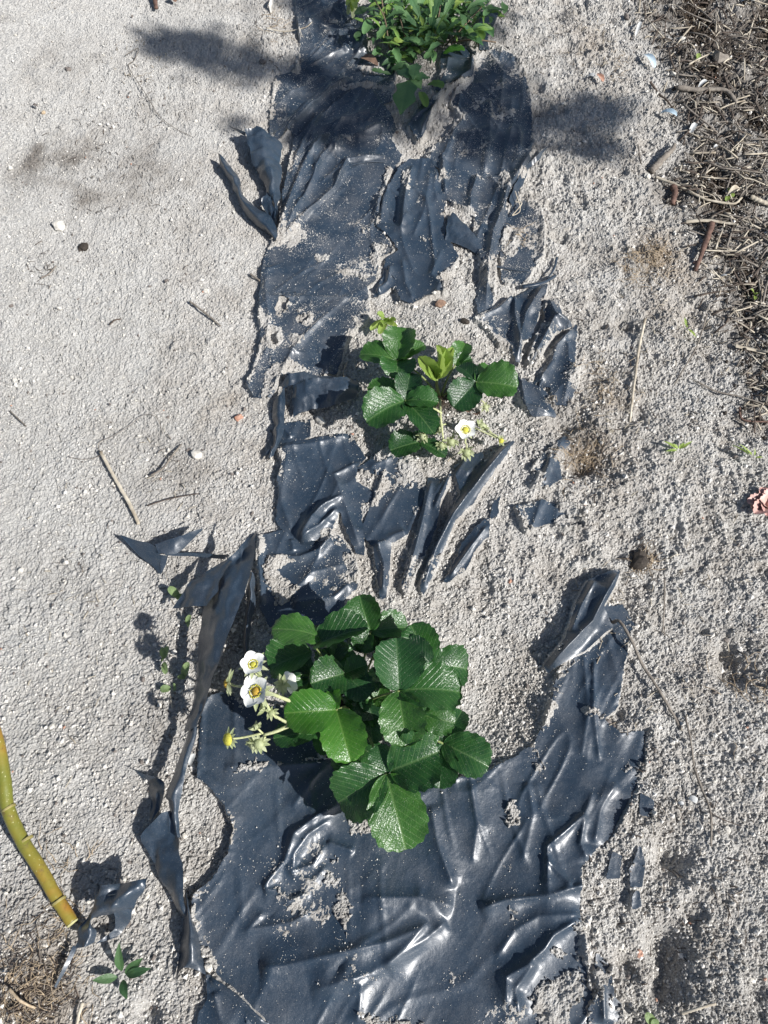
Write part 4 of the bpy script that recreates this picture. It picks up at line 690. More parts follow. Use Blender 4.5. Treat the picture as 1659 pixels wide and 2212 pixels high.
for pts in [[(545, 470, .0), (520, 300, .04), (490, 140, .06), (400, -20, .08)], [(560, 420, 0), (480, 60, .05), (475, -40, .06)], [(880, 400, 0), (930, 200, .05), (960, 40, .06)], [(1000, 380, 0), (1150, 220, .04), (1300, 60, .05)], [(680, 420, 0), (650, 260, .04), (600, 60, .06)], [(1060, 350, 0), (1240, 330, .03), (1420, 350, .03)]]:
    tube('stem', [PF('F', *q) for q in pts], .0018, .0011, m_redst, bo, n=12)
reg = [(360, -40), (1480, -40), (1420, 80), (1330, 200), (1290, 320), (1080, 330), (900, 420), (800, 480), (560, 700), (470, 600), (440, 420), (370, 300)]
rp_ = np.array(reg, float); k = 0
stuffv = []
while k < 330:
    a, b_ = random.uniform(360, 1480), random.uniform(-60, 640)
    if sdpoly(np.array([a]), np.array([b_]), reg)[0] > 0: continue
    if b_ > 420 and random.random() < .3: continue
    h = random.uniform(.006, .055) * (1 if b_ < 400 else .5); q = PF('F', a, b_, h); th = random.uniform(0, 6.28); L = random.uniform(.020, .050)
    t_ = q + Vector((math.cos(th) * L, math.sin(th) * L, random.uniform(-.004, .010)))
    mm = random.choice([m_weed, m_weedd, m_weedk, m_weedk, m_young if random.random() < .35 else m_weedk])
    nm = 'leaf'
    o = blade(nm, q, t_, L * random.uniform(.28, .5), mm, bo, nr=12, nc=4, shape=random.choice(['lance', 'oval', 'runcinate', 'spoon', 'runcinate', 'lobed', 'spoon']), tooth=0, pleat=.0, cup=.2, bend=random.uniform(.0, .2), roll=random.uniform(-.6, .6))
    if k >= 290: stuffv.append(o)
    k += 1
V = []; Fq = []; UVs = []
for o in stuffv:
    me = o.data; off = len(V); V += [tuple(v_.co) for v_ in me.vertices]; Fq += [[i + off for i in p_.vertices] for p_ in me.polygons]
    bpy.data.objects.remove(o)
if V:
    o = mesh('small_leaves', V, np.array(Fq), m_weedd, bo, uv=[(0.3, .3)] * len(V)); o['kind'] = 'stuff'
tl = PF('F', 230, 60, .01); to = empty('weed_seedling', tl, 'small bright green sprig on the film at the top left of the clump', 'seedling')
for tx, ty, h, wd, m_ in [(185, 0, .04, 45, m_young), (180, 45, .04, 40, m_young), (250, 70, .04, 55, m_young), (275, 20, .04, 45, m_young), (225, 100, .03, 40, m_young), (265, 110, .02, 40, m_sepal), (190, 125, .02, 40, m_sepal), (235, 165, .015, 40, m_sepal), (210, -30, .045, 50, m_young)]:
    u, v = px('F', tx, ty); blade('leaf', tl + Vector((0, random.uniform(-.005, .02), .015)), PF('F', tx, ty, h), wd * FR['F'][2] * sc_at(u, v), m_, to, nr=10, nc=6, tooth=0, pleat=0)
q = PF('F', 300, 470, .01); tag(blade('dead_leaf', q, PF('F', 445, 545, .014), .022, m_dryl, None, nr=16, nc=8, shape='lance', tooth=0, pleat=.01), 'brown dead leaf on the film left of the weed clump', 'leaf')

# small seedlings
def seedling(label, fr, root, tips, m, wd=32, cat='seedling', shape='oval', grp='seedlings in the sand'):
    r = G0(fr, *root); e = empty('weed_seedling', r, label, cat, grp)
    for tx, ty, h in tips:
        u, v = px(fr, tx, ty); q = PF(fr, tx, ty, h + .003); b_ = r.lerp(q, .15) + Vector((0, 0, .004)); blade('leaf', b_, q, wd * FR[fr][2] * sc_at(u, v), m, e, nr=14, nc=6, shape=shape, tooth=.02, teeth=4, pleat=0, cup=.15)
m_dull = leaf_mat('dull_leaf', (.10, .16, .06), (.20, .28, .11), (.28, .34, .18), .6, .2, False)
seedling('small seedling half under the dark plastic wing', 'G', (785, 380), [(728, 325, .014), (770, 355, .01)], m_dull, 34)
seedling('grey-green seedling with two upright leaves left of the tall strip', 'G', (714, 645), [(703, 585, .02), (727, 580, .022), (698, 630, .01), (716, 700, .010)], m_dull, 26)
seedling('single-leaved seedling against the tall strip', 'G', (792, 730), [(815, 650, .02), (785, 700, .012)], m_dull, 34)
seedling('low seedling with a flat pale leaf left of the tall strip', 'G', (750, 765), [(692, 768, .008), (762, 755, .006)], m_dull, 34)
seedling('tiny dim leaf in the shade of the tall strip', 'G', (810, 500), [(822, 445, .015), (820, 480, .01)], m_dull, 24)
seedling('four-leaved green weed near the bottom left corner', 'H', (530, 900), [(515, 752, .030), (652, 865, .016), (548, 1000, .012), (398, 918, .010), (620, 820, .014)], m_weedk, 38, 'weed', 'lance')
seedling('row of tiny pale green shoots in the sand on the right', 'N', (1270, 845), [(1207, 800, .010), (1245, 810, .009), (1215, 845, .006), (1298, 805, .012), (1333, 800, .014), (1285, 810, .01)], m_young, 13, shape='lance')
seedling('pale green shoot in the sand at the upper right', 'N', (1300, 320), [(1298, 265, .012), (1315, 300, .01), (1350, 352, .005)], m_young, 12, shape='lance')
seedling('tiny round-leaved seedling beside the pale straw', 'Q', (1120, 100), [(1128, 25, .012), (1115, 60, .008)], m_young, 34)
seedling('two-leaved yellowish seedling in the dark litter', 'Q', (1355, 1120), [(1360, 1050, .012), (1395, 1115, .008), (1340, 1150, .006)], m_young, 36)
seedling('small green tip at the bottom edge', 'K', (1170, 1120), [(1130, 1060, .02), (1160, 1085, .016)], m_dull, 40)
seedling('tiny yellow-green sprig in the litter at the right edge', 'Q', (1560, 1860), [(1530, 1820, .01), (1590, 1850, .01), (1560, 1900, .008)], m_young, 26)
seedling('grassy tuft of pale blades at the right edge', 'N', (1590, 880), [(1530, 810, .02), (1500, 815, .012), (1640, 870, .01), (1600, 830, .02), (1555, 830, .02)], m_young, 9, shape='lance')

# ------------------------------------------------------------------ cut green branch, bottom left
rr = .0078
br = empty('cut_branch', PF('H', 100, 320), 'cut green and orange branch with pale dots at the bottom left', 'branch')
bp = [('G', -60, 850, .050), ('G', -12, 1000, .046), ('H', 18, 60, .040), ('H', 35, 180, .034), ('H', 100, 320, .026), ('H', 170, 430, .020), ('H', 235, 545, .014), ('H', 285, 625, .010), ('H', 312, 668, .008)]
tube('bark', [PF(*q) for q in bp], rr * 1.04, rr * .84, m_rod, br, n=60, sides=16, jit=.035)
for q in (('H', 38, 175, .034), ('H', 255, 575, .0125), ('H', 112, 312, .0255)):
    c0 = PF(*q); d = (PF('H', q[1] + 28, q[2] + 50, q[3] - .003) - c0).normalized(); tube('node_ring', [c0 - d * .0015, c0, c0 + d * .0012], rr * 1.05, rr * 1.05, m_rodr, br, n=5, sides=16)
e_ = PF('H', 312, 668, .008); tube('cut_end', [e_, e_ + (e_ - PF('H', 285, 625, .010)) * .12], rr * .9, rr * .75, m_cut, br, n=3, sides=16)
# ------------------------------------------------------------------ sticks, straw, roots
def stick(label, fr, pts, wpx, m, cat='twig', name='twig', taper=.7, flat_=.8, group=None, hh=.004, jit=.24, sides=7):
    V = []
    for q in pts:
        b_ = G0(fr, q[0], q[1]); V.append(b_ + Vector((0, 0, (q[2] if len(q) > 2 else 0) + .0008)))
    u, v = px(fr, *pts[0][:2]); r = wpx * .5 * FR[fr][2] * sc_at(u, v)
    return tag(tube(name, V, r, r * taper, m, n=max(8, 8 * len(pts)), sides=sides, flat_=flat_, jit=jit), label, cat, group)
S = stick
S('thick grey-brown twig lying across the dark litter at the upper right', 'M', [(1260, 395, .006), (1350, 402, .008), (1465, 408, .006), (1520, 445, .002)], 26, m_twigm)
S('forked weathered bark piece pointing up into the litter', 'M', [(1150, 748, .002), (1200, 700, .010), (1235, 670, .010), (1250, 640, .006)], 34, m_twigm, taper=.45)
S('long pale twig running down into the litter from the sand', 'M', [(1170, 768, .003), (1250, 805, .005), (1340, 858, .003), (1400, 880, .004), (1500, 895, .004), (1540, 865, .002)], 14, m_straw)
S('split pale straw with a dark core at the litter edge', 'M', [(1300, 958, .003), (1390, 960, .006), (1480, 975, .004), (1520, 990, .002)], 20, m_straw, flat_=.4)
S('thick reddish-brown knotted stick below the split straw', 'M', [(1412, 975, .006), (1395, 1030, .008), (1365, 1106, .008), (1340, 1180, .002)], 28, m_bark, taper=.6)
S('thick pale straw stub at the right edge', 'M', [(1572, 872, .006), (1620, 890, .006), (1670, 905, .004)], 26, m_straw, 'straw', 'straw_piece')
S('short thin twig standing left of the bark piece', 'M', [(1092, 640, .004), (1100, 680, .003), (1108, 715, .001)], 7, m_twigm)
S('thin straight straw leaning beside the round-leaved seedling', 'M', [(1308, 300, .004), (1360, 270, .006), (1430, 230, .004)], 9, m_straw, 'straw', 'straw_piece')
S('dark bent twig in half shade at the edge of the sand', 'M', [(1145, 370, .003), (1190, 405, .004), (1220, 435, .003), (1252, 475, .001)], 11, m_twig)
S('tall pale straw lying upright in the sand right of the bed', 'N', [(1120, 290, .012), (1098, 400, .007), (1080, 520, .004), (1068, 620, .003), (1065, 712, .001)], 13, m_straw, 'straw', 'straw_piece')
S('thin brown twig slanting from the litter into the sand', 'N', [(1390, 262, .008), (1345, 400, .006), (1300, 480, .004), (1255, 555, .001)], 7, m_twigm)
S('long thin grey twig pointing to the right edge', 'N', [(1350, 552, .004), (1430, 590, .005), (1530, 615, .004), (1632, 648, .002)], 9, m_twigm)
S('broad pale straw fragment near the right edge', 'N', [(1508, 400, .004), (1570, 412, .004), (1642, 428, .002)], 20, m_straw, 'straw', 'straw_piece', flat_=.3)
S('curved brown twig at the right edge', 'N', [(1532, 660, .004), (1545, 700, .004), (1590, 712, .004), (1665, 712, .003)], 10, m_bark)
S('long grey stick lying from the plastic into the sand on the right', 'J', [(985, 480, .004), (1010, 490, .014), (1060, 585, .014), (1110, 670, .011), (1160, 750, .008), (1225, 850, .004), (1285, 945, .001)], 15, m_twigm)
S('brown thin stick continuing down from the long grey stick', 'J', [(1292, 890, .004), (1310, 990, .006), (1335, 1100, .004)], 10, m_twigm)
S('dark curved root trailing down the lower right sand', 'K', [(1335, 0, .004), (1370, 100, .006), (1395, 200, .006), (1408, 340, .001)], 12, m_twigm)
S('wispy fine root branching right from the dark curved root', 'K', [(1395, 190, .003), (1460, 225, .004), (1540, 252, .001)], 5, m_twig, 'root', 'root')
S('dark twig on the left sand beside the upper sheet', 'G2', [(822, 202, .003), (880, 245, .004), (955, 308, .002)], 10, m_twigm)
S('small dark twig on the left sand below the bent one', 'G2', [(475, 302, .002), (500, 285, .003), (525, 275, .001)], 8, m_twig)
S('pale flat straw slanting down the left sand', 'G2', [(438, 852, .004), (480, 930, .005), (525, 1010, .004), (570, 1090, .003), (600, 1160, .001)], 15, m_straw, 'straw', 'straw_piece', flat_=.4, taper=1)
S('brown crooked twig pointing up right on the left sand', 'G2', [(655, 952, .003), (710, 925, .006), (750, 870, .006), (785, 815, .002)], 10, m_twigm)
S('thin dark root looping over the left sand', 'G2', [(300, 875, .002), (370, 885, .003), (432, 865, .003), (430, 815, .003), (490, 785, .004), (560, 745, .004), (620, 695, .004), (680, 705, .004), (705, 770, .001)], 3.4, m_twigm, 'root', 'root', sides=5)
S('thin dark twig with a faint branch at the left centre', 'G2', [(640, 1085, .002), (720, 1060, .004), (800, 1040, .004), (860, 1030, .001)], 6, m_twig)
S('short twig beside the edge of the upper sheet', 'G2', [(1082, 82, .003), (1125, 112, .002)], 10, m_twigm)
S('dark twig near the left edge', 'G2', [(45, 672, .002), (80, 705, .004), (115, 738, .001)], 7, m_twigm)
S('short twig among dry leaf shreds at the left', 'G2', [(180, 102, .002), (215, 85, .004), (245, 48, .001)], 9, m_twigm)
S('thin curly root across the upper left sand', 'I', [(545, 250, .004), (600, 225, .005), (585, 270, .004), (560, 300, .003), (640, 430, .004), (690, 510, .003), (760, 560, .003), (830, 595, .001)], 3.6, m_twigm, 'root', 'root', sides=5)
S('rusty brown stick end entering the frame at the top', 'I', [(665, -90, .02), (672, -20, .012), (678, 50, .006)], 24, m_bark)
S('pale rootlet loop on the film edge at the top', 'I', [(1150, 135, .004), (1230, 150, .005), (1320, 150, .008), (1350, 125, .006)], 6, m_straw, 'root', 'root', sides=5)
S('tan twig between the rear plant and the slanting strips', 'E', [(900, 1205, .004), (950, 1165, .006), (1010, 1125, .004)], 14, m_straw)
S('grey petiole-like twig lying left of the rear plant', 'E', [(180, 618, .012), (240, 635, .014), (320, 690, .012)], 12, m_straw)
S('thin white rootlet arching over the film left of the rear plant', 'E', [(100, 405, .010), (190, 412, .016), (250, 440, .016), (315, 500, .004)], 7, m_straw, 'root', 'root', sides=5)
S('pale vertical rootlet in front of the box-like flap', 'E', [(165, 470, .004), (160, 540, .02), (140, 610, .022), (165, 690, .014), (172, 765, .002)], 6, m_root, 'root', 'root', sides=5)
S('coiled pale rootlet on the upper right film', 'M', [(560, 890, .008), (590, 900, .01), (570, 930, .012), (550, 950, .008), (585, 925, .01), (560, 870, .012)], 6, m_straw, 'root', 'root', sides=5)
S('small white root thread on the crumpled scrap', 'H', [(515, 552, .042), (550, 548, .042), (570, 552, .040), (605, 543, .030)], 5, m_straw, 'root', 'root', sides=5)
S('splintered pale stick at the bottom right', 'K', [(1280, 1060, .004), (1350, 1035, .006), (1425, 1015, .003)], 14, m_straw, 'straw', 'straw_piece', flat_=.4)
S('pale stub of dry stalk at the bottom left edge', 'H', [(365, 1010, .006), (350, 1060, .006), (335, 1120, .004)], 18, m_straw, 'straw', 'straw_piece')
S('slim straw bit standing beside the litter holes', 'J', [(1212, 290, .003), (1205, 400, .008), (1205, 520, .002)], 8, m_twigm)
S('thick root in the rotten mat at the bottom left', 'H', [(60, 950, .010), (110, 1000, .012), (160, 1035, .004)], 14, m_root, 'root', 'root')
S('dark brown stub in the upper litter beneath the long pale twig', 'Q', [(920, 1060, .006), (930, 1130, .010), (920, 1200, .004)], 50, m_bark, taper=.8)
for i, (a, b_, c_, d, lb) in enumerate([(1060, 45, 1070, 165, 'slender dark fibre above the film at the top right')]): S(lb, 'M', [(a, b_), (c_, d)], 7, m_twig)

# countable litter pieces (the 150 that show largest) and the rest as stuff
LIT = fp('U', [(625, -30), (650, 40), (676, 90), (690, 150), (668, 190), (700, 230), (712, 290), (740, 350), (750, 420), (800, 440), (860, 440), (860, -30)])
def in_lit(x, y): return sdpoly(np.array([x]), np.array([y]), LIT)[0] < 0
def bit(L, r, m0, x, y, th, b=None, curve=.07, lift=.006):
    z = gtop(x, y); dx, dy = math.cos(th) * L / 2, math.sin(th) * L / 2; cv = L * random.uniform(-curve, curve); t0 = random.uniform(-.15, .35) * L * .5
    za = max(gtop(x - dx, y - dy), z - .01); zb = max(gtop(x + dx, y + dy), z - .01)
    pts = [Vector((x - dx, y - dy, za + r * .6 + max(t0, 0))), Vector((x - dy / L * cv, y + dx / L * cv, max(z, (za + zb) / 2) + r + random.uniform(0, lift) * .5)), Vector((x + dx, y + dy, zb + r * .6 + max(-t0, 0)))]
    return tube_data(pts, r, r * random.uniform(.6, 1), n=5, sides=4 if b is not None else 5, flat_=random.uniform(.4, 1), jit=.15)
grp = {0: ('dark brown twig among the litter on the right', m_twig, 'twigs in the litter', 'twig'), 1: ('grey twig among the litter on the right', m_twigm, 'grey twigs in the litter', 'twig'), 2: ('pale straw piece among the litter on the right', m_straw, 'straw in the litter', 'straw_piece')}
n_ = 0
while n_ < 280:
    u, v = random.uniform(625, 790), random.uniform(-10, 440); x, y, _ = flat(u, v)
    if not in_lit(x, y): continue
    k = random.choices([0, 1, 2], [.32, .36, .32])[0]; lb, mm, gp, nm = grp[k]; th = random.gauss(-.5, .7) if random.random() < .6 else random.uniform(0, 3.14)
    vs, fs = bit(random.uniform(.026, .085), random.uniform(.0009, .0021), mm, x, y, th)
    tag(mesh(nm, vs, fs, mm), lb, 'straw' if k == 2 else 'twig', gp); n_ += 1
bt = {0: Batch(), 1: Batch(), 2: Batch(), 3: Batch()}
n_ = 0
while n_ < 2600:
    u, v = random.uniform(600, 830), random.uniform(-30, 460); x, y, _ = flat(u, v)
    if not in_lit(x + random.gauss(0, .02), y): continue
    k = random.choices([0, 1, 2, 3], [.22, .20, .24, .34])[0]
    if k == 3:
        r = random.uniform(.0014, .0044); z = gtop(x, y); q = [Vector((random.gauss(0, 1), random.gauss(0, 1), random.gauss(0, 1))).normalized() * r * random.uniform(.6, 1.3) for _ in range(6)]
        P8 = [Vector((x, y, z + r * .5)) + Vector(a) * r * random.uniform(.6, 1.3) for a in [(1, 0, 0), (0, 1, 0), (-1, 0, 0), (0, -1, 0), (0, 0, 1), (0, 0, -1)]]
        bt[3].add(P8, [(0, 1, 4), (1, 2, 4), (2, 3, 4), (3, 0, 4), (1, 0, 5), (2, 1, 5), (3, 2, 5), (0, 3, 5)])
    else: bt[k].add(*bit(random.uniform(.008, .030), random.uniform(.0006, .0018), None, x, y, random.uniform(0, 3.14), b=1))
    n_ += 1
for (fr, a, b_, ra, cnt, kk) in [('G2', 720, 900, 90, 26, 2), ('N', 870, 870, 120, 70, 0), ('M', 880, 210, 110, 60, 2), ('N', 950, 640, 120, 80, 2), ('H', 150, 960, 170, 330, 0), ('G2', 190, 70, 60, 25, 0), ('I', 640, 290, 110, 60, 2), ('M', 760, 200, 130, 60, 0), ('N', 1300, 150, 300, 160, 2), ('N', 1150, 450, 300, 90, 0),
                                 ('J', 1200, 500, 350, 90, 2), ('K', 1350, 500, 300, 70, 0), ('I', 450, 700, 220, 90, 0), ('G', 350, 500, 350, 50, 2), ('I', 1150, 130, 110, 60, 0), ('J', 1110, 200, 60, 60, 0)]:
    for _ in range(cnt):
        x, y, _k = flat(*px(fr, random.gauss(a, ra * .6), random.gauss(b_, ra * .85))); bt[kk if random.random() < .7 else 1].add(*bit(random.uniform(.004, .016), random.uniform(.0003, .0008), None, x, y, random.uniform(0, 3.14), b=1))
for k, (nm, mm) in enumerate([('dark_litter', m_twig), ('grey_litter', m_twigm), ('straw_litter', m_straw), ('soil_crumbs', m_clod)]):
    tag(bt[k].build(nm, mm), ['fine dark plant litter scattered over the soil', 'fine grey plant litter scattered over the soil', 'fine pale straw bits scattered over the soil', 'dark humus crumbs in the litter on the right'][k], 'litter', kind='stuff')
# fibrous roots
rb = Batch()
for fr, a, b_, ra, cnt in [('Q', 680, 1680, 120, 60), ('Q', 820, 1560, 120, 70), ('H', 130, 940, 190, 160), ('J', 1110, 210, 45, 40), ('N', 860, 870, 90, 60), ('H', 290, 640, 60, 26), ('H', 260, 400, 110, 14), ('M', 1000, 290, 50, 20), ('I', 1190, 90, 60, 26), ('A', 1480, 1320, 50, 14), ('N', 950, 560, 120, 40), ('J', 1530, 760, 100, 30)]:
    for _ in range(cnt):
        c_ = G0(fr, random.gauss(a, ra * .6), random.gauss(b_, ra * .6), .001); th = random.uniform(0, 6.28); L = random.uniform(.010, .032); pts = [c_]
        for i in range(3): th += random.uniform(-1.0, 1.0); q = pts[-1] + Vector((math.cos(th), math.sin(th), 0)) * L / 3; q.z = max(gtop(q.x, q.y) + random.uniform(0, .004), q.z - .003); pts.append(q)
        rb.add(*tube_data(pts, .0005, .0002, n=7, sides=3))
tag(rb.build('fine_roots', m_root), 'tangled fine tan rootlets on the sand and the rotten mat', 'roots', kind='stuff')

# ------------------------------------------------------------------ stones
def rock(r, sq=.7, n=2):
    import bmesh
    bm = bmesh.new(); bmesh.ops.create_icosphere(bm, subdivisions=n, radius=1); a = random.uniform(0, 50)
    for v_ in bm.verts:
        c_ = v_.co; f = 1 + .45 * float(vn(np.array([c_.x * 1.3 + a]), np.array([c_.y * 1.3 + c_.z + a]), 3)[0]); v_.co = Vector((c_.x * f, c_.y * f * .8, c_.z * f * sq)) * r
    vs = [v_.co.copy() for v_ in bm.verts]; fs = [tuple(v_.index for v_ in f_.verts) for f_ in bm.faces]; bm.free(); return vs, fs
def stone(label, fr, x, y, wpx, m=None, grp='stones on the sand', sink=.25):
    u, v = px(fr, x, y); r = wpx * .5 * FR[fr][2] * sc_at(u, v); c_ = G0(fr, x, y); vs, fs = rock(r, .6, 2); o = mesh('pebble' if r < .008 else 'stone', vs, fs, m or m_stone, smooth=False)
    o.location = c_ + Vector((0, 0, r * (.4 - sink))); o.rotation_euler = (random.uniform(-.3, .3), random.uniform(-.3, .3), random.uniform(0, 6)); tag(o, label, 'stone', grp)
for a in [('pinkish-brown stone on the left sand', 'G2', 1030, 697, 42, m_stoner), ('large white stone beside the crooked twig', 'G2', 852, 862, 60), ('round white stone left of the upper sheet', 'G2', 888, 145, 32), ('white stone near the left edge, upper middle', 'G2', 258, 230, 26), ('flat pale stone at the left edge', 'G2', 62, 538, 22),
          ('dark small stone touching the large white stone', 'G2', 812, 835, 24, m_stoned), ('broad pale stone on the upper left sand', 'I', 255, 970, 60), ('dark stone at the upper left', 'I', 297, 307, 30, m_stoned), ('dark round clod in the long shadow', 'I', 1133, 268, 30, m_stoned), ('pale cracked stone on the upper left edge', 'I', 45, 728, 26),
          ('dark clod low on the upper left sand', 'I', 358, 1065, 56, m_clod), ('tan leaf-like stone on the upper left', 'I', 188, 498, 26, m_root), ('white stone left of the tall strip, largest there', 'G', 90, 250, 34), ('white stone second in the row at the left', 'G', 283, 218, 30), ('white stone between those two at the left', 'G', 197, 247, 18),
          ('pale pebble right of the long dark fold', 'H', 792, 482, 34), ('pale pebble right of the crumpled scrap', 'H', 632, 553, 36), ('pale pebble beside the twisted plastic tip', 'H', 910, 860, 36), ('white pebble in the lower left sand', 'H', 280, 145, 26), ('beige flat stone left of the rear plant', 'B', 330, 812, 60, m_stone), ('red crumb left of the rear plant', 'B', 485, 872, 18, m_stoner),
          ('brown dry clod above the rear plant', 'B', 905, 255, 50, m_dryl), ('round dark nut-like stone at the upper right', 'M', 1042, 88, 34, m_stoned), ('round tan stone in the litter', 'M', 1455, 265, 80, m_twigm), ('white stone in the lower right sand', 'K', 1478, 265, 30), ('white stone near the bottom right hole', 'K', 1028, 775, 34), ('white stone at the bottom right', 'K', 1578, 915, 40),
          ('dark red-brown stone by the bottom right hole', 'K', 1110, 800, 40, m_stoner), ('small white stone in the lower right rut', 'K', 1230, 822, 18), ('pale stone right of the rut', 'K', 1378, 365, 26), ('pale stone above the dark hole', 'K', 1200, 355, 22), ('dark pebble left of the long grey stick end', 'J', 970, 905, 28, m_stoned), ('brown pebble in the right sand', 'J', 1490, 545, 26, m_stoned),
          ('knobbly root clod right of the slanting strips', 'J', 1100, 215, 80, m_clod), ('white stone at the end of the bark piece', 'M', 1132, 775, 30, m_stone), ('pale round pebble in the shaded sand', 'M', 780, 445, 20), ('white stone on the sand near the litter', 'M', 1290, 175, 34), ('pale stone below the bluish chip', 'M', 1245, 335, 26), ('brown clod above the rear plant leaves', 'B', 1020, 340, 40, m_clod),
          ('grey clod in the film tear near the weeds', 'A', 620, 400, 34, m_stone), ('white bead of earth on the upper left film', 'A', 450, 270, 20), ('small pale pebble under the cut branch tip', 'H', 380, 580, 20), ('pale stone by the left edge of the standing strip', 'G', 690, 838, 24), ('white pebble below the standing strip', 'G', 435, 570, 20), ('pale stone at the middle left', 'G', 225, 925, 30),
          ('small white pebble near the bottom left corner', 'H', 40, 705, 26), ('white pebble on the sand tongue', 'H', 800, 295, 26)]:
    stone(*a)
pb = [Batch(), Batch(), Batch()]; ic = rock(1, .8, 1)
for i in range(2600):
    u, v = random.uniform(-20, 790), random.uniform(-20, 1040); x, y, k = flat(u, v); r = random.uniform(.0008, .0022) if random.random() < .93 else random.uniform(.002, .0036); z = gtop(x, y); rt = Matrix.Rotation(random.uniform(0, 6), 3, 'Z')
    inside = any(s['box'][0] < x < s['box'][2] and s['box'][1] < y < s['box'][3] and sdpoly(np.array([x]), np.array([y]), s['poly'])[0] < 0 for s in SH)
    if inside: continue
    k = random.choices([0, 1, 2], [.66, .32, .02])[0]; pb[k].add([rt @ (q * r) + Vector((x, y, z + r * .1)) for q in ic[0]], ic[1])
for k, (mm, lb) in enumerate([(m_stone, 'tiny pale pebbles strewn over the sand'), (m_stoned, 'tiny dark pebbles strewn over the sand'), (m_stoner, 'tiny reddish pebbles strewn over the sand')]):
    tag(pb[k].build('gravel', mm, smooth=False), lb, 'gravel', kind='stuff')
cv = []; cf = []; n = 64000; ux = RNG.uniform(-30, 800, n); uy = RNG.uniform(-30, 1050, n); kk = 0
cx = (ux - 384) / FPX; cy_ = -(uy - 512) / FPX; dz_ = cy_ * st - ct; kz = -CAM_H / dz_; cx = cx * kz; cy_ = (cy_ * ct + st) * kz
gi = np.clip(np.searchsorted(GY, cy_), 1, len(GY) - 1); gj = np.clip(np.searchsorted(GX, cx), 1, len(GX) - 1); cz = GZ[gi, gj]
okk = np.ones(n, bool)
for s in SH:
    x0, y0, x1, y1 = s['box']; m_ = (cx > x0) & (cx < x1) & (cy_ > y0) & (cy_ < y1)
    if m_.any(): okk[np.nonzero(m_)[0][sdpoly(cx[m_], cy_[m_], s['poly']) < .001]] = False
okk &= RNG.uniform(0, 1, n) < np.clip(.45 + .9 * fbm(cx * 16, cy_ * 16, 410, 3) + .5 * ss(-.1, .2, cx) - .25 * ss(-.05, -.25, cx), .05, 1)
cx = cx[okk]; cy_ = cy_[okk]; cz = cz[okk]; m_ = len(cx)
CO = np.array([(1, 0, 0), (0, 1, 0), (-1, 0, 0), (0, -1, 0), (0, 0, 1), (0, 0, -1)], float); CF = np.array([(0, 1, 4), (1, 2, 4), (2, 3, 4), (3, 0, 4), (1, 0, 5), (2, 1, 5), (3, 2, 5), (0, 3, 5)])
r_ = RNG.uniform(.0007, .0018, m_) * (1 + 1.3 * (RNG.uniform(0, 1, m_) < .05)); a_ = RNG.uniform(0, 6, m_); o_ = CO[None] * r_[:, None, None] * RNG.uniform(.6, 1.3, (m_, 6, 1)); v_ = o_.copy()
v_[..., 0] = o_[..., 0] * np.cos(a_)[:, None] - o_[..., 1] * np.sin(a_)[:, None]; v_[..., 1] = o_[..., 0] * np.sin(a_)[:, None] + o_[..., 1] * np.cos(a_)[:, None]; v_ += np.stack([cx, cy_, cz + r_ * .35], -1)[:, None]
tag(mesh('sand_crumbs', v_.reshape(-1, 3), (CF[None] + (np.arange(m_) * 6)[:, None, None]).reshape(-1, 3), m_grain, smooth=False), 'loose crumbs of dry sand over the ground', 'sand', kind='stuff'); print('crumbs', m_)
# grains of sand clinging to the film
OCT = np.array([(1, 0, 0), (0, 1, 0), (-1, 0, 0), (0, -1, 0), (0, 0, 1), (0, 0, -1)], float); OF = np.array([(0, 1, 4), (1, 2, 4), (2, 3, 4), (3, 0, 4), (1, 0, 5), (2, 1, 5), (3, 2, 5), (0, 3, 5)])
GV = []; GF = []; off = 0
for s in SH:
    n = int(s['area'] * (230000 if s['sand'] > .3 else 60000)); x0, y0, x1, y1 = s['box']; x = RNG.uniform(x0, x1, n * 2); y = RNG.uniform(y0, y1, n * 2); d = sh_sd(s, x, y)
    dens = ss(-.05, .5, fbm(x * 28, y * 28, s['seed'] + 40, 4) + .55 * fbm(x * 9, y * 9, s['seed'] + 44, 2)) * .9 + .10 + .4 * np.exp(-np.abs(d) / .008)
    ok = (d < -.0008) & (RNG.uniform(0, 1, n * 2) < dens * .8); x = x[ok]; y = y[ok]; z = sh_h(s, x, y, d[ok]); m_ = len(x)
    if not m_: continue
    r = RNG.uniform(.00028, .00062, m_) * (1 + 1.2 * (RNG.uniform(0, 1, m_) < .05)); a = RNG.uniform(0, 6, m_); o_ = OCT[None] * r[:, None, None] * RNG.uniform(.6, 1.2, (m_, 6, 1))
    v_ = o_.copy(); v_[..., 0] = o_[..., 0] * np.cos(a)[:, None] - o_[..., 1] * np.sin(a)[:, None]; v_[..., 1] = o_[..., 0] * np.sin(a)[:, None] + o_[..., 1] * np.cos(a)[:, None]
    v_ += np.stack([x, y, z + r * .5], -1)[:, None]; GV.append(v_.reshape(-1, 3)); GF.append((OF[None] + (np.arange(m_) * 6)[:, None, None] + off).reshape(-1, 3)); off += m_ * 6
tag(mesh('sand_grains', np.concatenate(GV), np.concatenate(GF), m_grain, smooth=False), 'loose sand grains sprinkled on the black film', 'sand', kind='stuff')
print('grains', off // 6)

